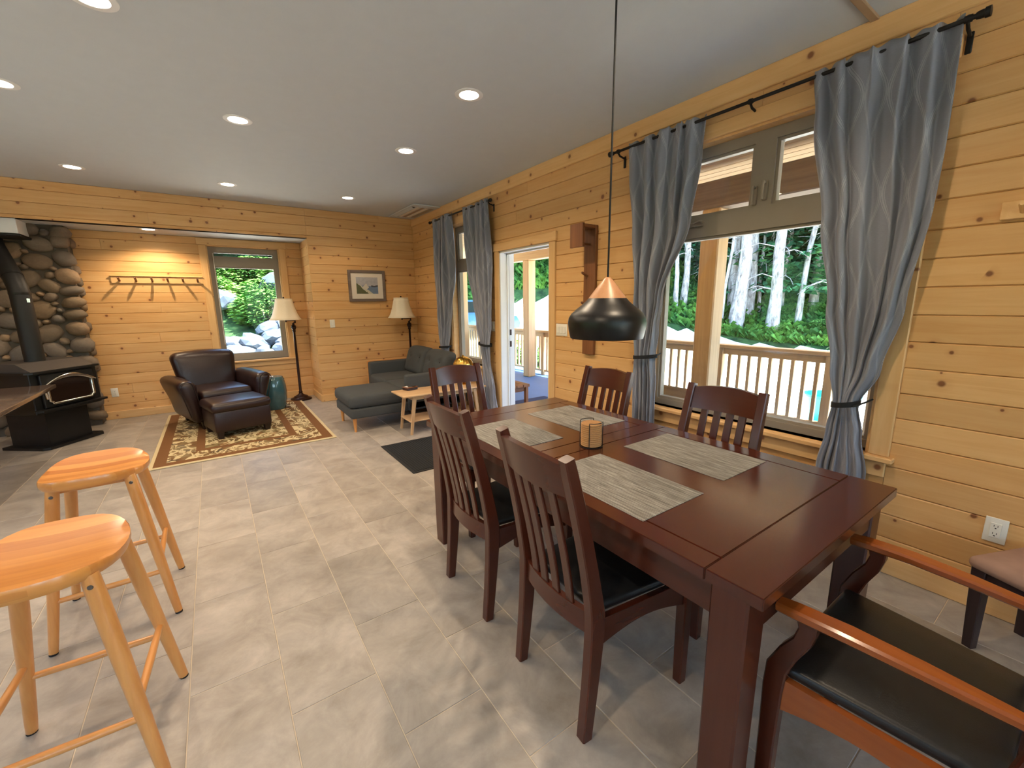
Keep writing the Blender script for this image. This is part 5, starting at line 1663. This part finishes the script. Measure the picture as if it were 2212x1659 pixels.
TRK = MB().tube([(0, 0, -0.4), (0, 0, 3), (0, 0, 8.2)], [0.16, 0.11, 0.02], 8).mesh('trunk', M['bark'], True)

def bare_tree(px, py, width, dist, lean, seed, nb, lab):
    """tall bare trunk standing at the given ground point"""
    z = ground_h(px, py)
    rr = random.Random(seed)
    t = thing('bare_conifer', lab, 'tree', (px, py, z-0.1), rr.uniform(0, 6), 'bare-trunked conifers at the forest edge')
    H = 13.0
    t.rotation_euler = (lean[0], lean[1], 0)
    path = [(0.06*math.sin(k*1.3+seed), 0.06*math.cos(k*1.7+seed), H*k/8) for k in range(9)]
    MB().tube(path, [width*(1.25 if k == 0 else 1-0.08*k) for k in range(9)], 10).build('trunk', M['bark'], t, True)
    m = MB()
    for b in range(nb):
        zz = rr.uniform(1.6, 8.0)
        a = rr.uniform(0, 2*PI)
        L = rr.uniform(0.5, 1.7)
        d = Vector((math.cos(a), math.sin(a), 0))
        p0 = Vector((0, 0, zz))+d*width*0.7
        pts = [p0, p0+d*L*0.4+Vector((0, 0, 0.08*L)), p0+d*L*0.75+Vector((0, 0, -0.05*L)), p0+d*L+Vector((0, 0, -0.28*L))]
        m.tube(pts, [0.022, 0.016, 0.011, 0.004], 5)
        for tw in range(2):
            q = pts[1+tw]; dd = (d+Vector((rr.uniform(-1, 1), rr.uniform(-1, 1), rr.uniform(-0.8, 0.1)))).normalized()
            m.tube([q, q+dd*L*0.35], [0.009, 0.003], 4)
    m.build('dead_branches', M['bark'], t, True)
    me = FA[seed % 3]
    inst('crown', me, t, (0, 0, 7.6), (0, 0, seed), (1.0, 1.0, 0.8))
    return t
def on_ray(az_x, az_y, r): return az_x*r, az_y*r
TREES = [((0.889, 0.458), 20.3, 0.27, (0.02, 0.02), 14), ((0.897, 0.442), 22.5, 0.20, (0.0, 0.01), 8), ((0.915, 0.403), 20.2, 0.22, (0.02, 0.03), 26), ((0.931, 0.365), 21.5, 0.11, (0.05, 0.10), 6),
         ((0.884, 0.467), 23.5, 0.19, (0.0, 0.0), 6), ((0.876, 0.482), 20.0, 0.065, (0.02, 0.04), 8), ((0.866, 0.500), 21.0, 0.09, (0.0, 0.03), 10), ((0.836, 0.549), 21.5, 0.14, (0.01, 0.0), 6),
         ((0.826, 0.564), 20.6, 0.10, (0, 0), 6), ((0.952, 0.306), 21.0, 0.19, (0, 0.03), 26), ((0.905, 0.425), 23.8, 0.07, (0, 0.03), 8), ((0.922, 0.388), 24.0, 0.08, (0.0, 0.02), 8),
         ((0.94, 0.34), 25.0, 0.16, (0, 0), 6), ((0.59, 0.807), 21.6, 0.17, (0, 0), 8), ((0.565, 0.825), 23.2, 0.14, (0, 0), 8), ((0.638, 0.770), 22.0, 0.20, (0, 0), 10), ((0.648, 0.762), 20.6, 0.09, (0.0, 0.02), 34),
         ((0.48, 0.877), 22.5, 0.16, (0, 0), 8), ((0.855, 0.518), 24.5, 0.15, (0, 0), 6), ((0.965, 0.262), 22.0, 0.2, (0, 0), 10)]
ORD = ['first', 'second', 'third', 'fourth', 'fifth', 'sixth', 'seventh', 'eighth', 'ninth', 'tenth', 'eleventh', 'twelfth', 'thirteenth', 'fourteenth', 'fifteenth', 'sixteenth']
_seen = {'big': [], 'door': []}
for i, tr_ in sorted(enumerate(TREES), key=lambda q: -math.atan2(q[1][0][1], q[1][0][0])):
    _seen['door' if tr_[0][0] < 0.75 else 'big'].append(i)
for i, (d, r, w, ln, nb) in enumerate(TREES):
    wh = 'door' if d[0] < 0.75 else 'big'
    look = 'thick pale' if w > 0.18 else ('slender pale' if w > 0.12 else 'very thin pale')
    lab = look+' bare conifer trunk beyond the '+('doorway' if wh == 'door' else 'big window')+', '+ORD[_seen[wh].index(i)]+' from left'
    r = 19.9+(r-20.0)*0.45
    bare_tree(d[0]*r, d[1]*r, w, r, ln, i, nb, lab)

def green_tree(x, y, sc, seed, lab='dense dark green conifer filling the forest behind the bare trunks', grp='dense conifers in the forest'):
    t = thing('dense_conifer', lab, 'tree', (x, y, ground_h(x, y)-0.2), seed*1.7, grp)
    inst('foliage', FA[seed % 3], t, (0, 0, 0), (0, 0, 0), (sc*1.15, sc*1.15, sc))
    inst('trunk', TRK, t, (0, 0, 0), (0, 0, 0), (sc, sc, sc))
k = 0
for r, n, a0, a1, jit in ((21.6, 7, 46, 66, 0.5), (24.0, 5, 26, 38, 0.4), (23.8, 12, 12, 68, 1.0), (26.0, 15, 8, 72, 1.2), (29.5, 18, 5, 76, 1.5), (34.0, 18, 2, 78, 2.0)):
    for i in range(n):
        a = math.radians(lerp(a0, a1, (i+fr.uniform(0.1, 0.9))/n))
        rr_ = r+fr.uniform(-jit, jit)
        green_tree(rr_*math.cos(a), rr_*math.sin(a), fr.uniform(0.85, 1.35), k); k += 1
for i in range(16):
    x = lerp(-4.5, 7.0, (i+fr.uniform(0.1, 0.9))/16); y = fr.uniform(23.0, 29)
    green_tree(x, y, fr.uniform(0.6, 0.95), k, 'green conifer on the bank behind the rocks outside the alcove window', 'conifers behind the rock bank'); k += 1

def bush(x, y, sc, seed, lab, grp):
    t = thing('leafy_bush', lab, 'bush', (x, y, ground_h(x, y)-0.1), seed, grp)
    inst('leaves', FB[seed % 2], t, (0, 0, 0), (0, 0, 0), (sc*1.3, sc*1.3, sc*0.85))
    MB().tube([(0, 0, 0), (0.03, 0.02, 0.6*sc), (0.0, 0.05, 1.1*sc)], [0.03, 0.02, 0.006], 6).build('stem', M['bark'], t, True)
for i in range(60):
    a = math.radians(lerp(12, 66, (i+fr.random())/60)); r = 19.8+fr.uniform(0, 3.2)
    bush(r*math.cos(a), r*math.sin(a), fr.uniform(0.22, 0.42), i, 'low bright green undergrowth bush at the edge of the gravel yard', 'undergrowth along the yard')
for i in range(26):
    x = lerp(-1.2, 4.6, fr.random()); y = fr.uniform(17.6, 21.5)
    bush(x, y, fr.uniform(0.4, 0.95), 50+i, 'bright green shrub on the bank outside the alcove window', 'shrubs on the bank')
for (x, y, w) in ((6.9, 8.2, 'right'), (7.1, 9.0, 'middle'), (6.8, 9.8, 'left')):
    bush(x, y, 0.62, int(x*10+y), 'green shrub behind the porch railing in the doorway view, '+w+' one of three', 'shrubs at the railing')

# low ferns and grass on the slope: nobody could count them
_V, _F = [], []
_gr = random.Random(77)
for i in range(14000):
    a = math.radians(_gr.uniform(8, 70)); r = 19.3+5.0*_gr.random()**1.4
    x, y = r*math.cos(a), r*math.sin(a)
    z = ground_h(x, y)
    d = _gr.uniform(0, 2*PI); L = _gr.uniform(0.18, 0.5); w = L*0.16
    dx, dy = math.cos(d), math.sin(d)
    b = len(_V)
    _V += [(x-dy*w, y+dx*w, z-0.03), (x+dy*w, y-dx*w, z-0.03), (x+dx*L*0.6+dy*w*0.6, y+dy*L*0.6-dx*w*0.6, z+L*0.75), (x+dx*L*0.9, y+dy*L*0.9, z+L*0.6)]
    _F.append((b, b+1, b+2, b+3))
_me = bpy.data.meshes.new('fern_carpet'); _me.from_pydata(_V, [], _F); _me.materials.append(M['leaf_b'])
tag(inst('fern_carpet', _me), 'carpet of low green ferns on the slope between gravel yard and forest', 'ferns', kind='stuff')

# boulders on the bank
bm_list = []
for i in range(4):
    m = MB()
    bmesh.ops.create_icosphere(m.bm, subdivisions=2, radius=1.0)
    for v in m.bm.verts:
        q = v.co.copy()
        v.co = q*(1+0.35*mnoise.noise(q*1.3+Vector((i*9, 0, 0))))
        v.co.z *= 0.75
    bm_list.append(m.mesh('boulder', M['boulder'], False))
br = random.Random(5)
for i in range(64):
    x = br.uniform(-0.2, 3.4)
    t = br.random()
    y = 15.0+(0.5+0.75*x)*t+br.uniform(-0.15, 0.15)
    s = br.uniform(0.16, 0.40)
    z = ground_h(x, y)+0.05+0.30*t
    o = inst('boulder', bm_list[i % 4], None, (x, y, z), (br.uniform(-0.6, 0.6), br.uniform(-0.6, 0.6), br.uniform(0, 6)), (s*1.2, s, s*0.9))
    tag(o, 'grey angular boulder in the rock bank outside the alcove window', 'boulder', 'rock bank boulders')
for (x, y, s) in ((2.35, 19.3, 0.85), (0.35, 18.3, 0.5)):
    o = inst('boulder', bm_list[1], None, (x, y, ground_h(x, y)+0.6), (0.2, 0.1, x), (s, s, s))
    tag(o, 'pale boulder higher up the bank, '+('larger one at the right' if s > 0.7 else 'smaller one at the left'), 'boulder')

# blue car parked in the yard, seen through the narrow window
cx, cy = 8.06, 14.97
o = thing('parked_car', 'blue car parked in the gravel yard beyond the narrow window', 'car', (cx, cy, ground_h(cx, cy)+0.02), -0.30)
prof = [(-2.1, 0.28), (2.1, 0.28), (2.15, 0.55), (2.0, 0.80), (1.05, 0.92), (0.45, 1.42), (-1.2, 1.45), (-1.95, 0.98), (-2.15, 0.85)]
MB().prism(prof, 'y', -0.86, 0.86).build('body', M['carpaint'], o)
for s in (-1, 1):
    MB().prism([(0.92, 0.95), (0.42, 1.36), (-1.12, 1.38), (-1.75, 0.98)], 'y', s*0.865, s*0.872).build('side_window', M['carglass'], o)
    for xx in (-1.35, 1.35):
        mm = Matrix.Translation((xx, s*0.80, 0.32)) @ Matrix.Rotation(PI/2, 4, 'X')
        w = MB().lathe([(0.0, -0.11), (0.30, -0.11), (0.33, -0.08), (0.33, 0.08), (0.30, 0.11), (0.0, 0.11)], 24, mm).build('wheel', M['tyre'], o, True, 40)
        MB().lathe([(0.0, -0.115), (0.2, -0.115), (0.2, 0.115), (0.0, 0.115)], 20, mm).build('hub', M['chrome'], w, True, 40)
MB().prism([(1.02, 0.95), (0.47, 1.40), (0.49, 1.41), (1.06, 0.96)], 'y', -0.74, 0.74).build('windscreen', M['carglass'], o)

# teal tub in the yard behind the railing
o = thing('plastic_tub', 'bright teal plastic tub standing in the yard behind the railing', 'tub', (8.1, 2.52, ground_h(8.1, 2.52)))
MB().lathe([(0.0, 0.0), (0.26, 0.0), (0.29, 0.04), (0.36, 0.52), (0.39, 0.53), (0.39, 0.56), (0.345, 0.56), (0.28, 0.05), (0.0, 0.05)], 28).build('tub_body', M['tealplastic'], o, True, 40)
for s in (-1, 1):
    MB().tube([(s*0.37, -0.09, 0.54), (s*0.44, -0.07, 0.56), (s*0.44, 0.07, 0.56), (s*0.37, 0.09, 0.54)], 0.014, 6).build('handle', M['tealplastic'], o, True)
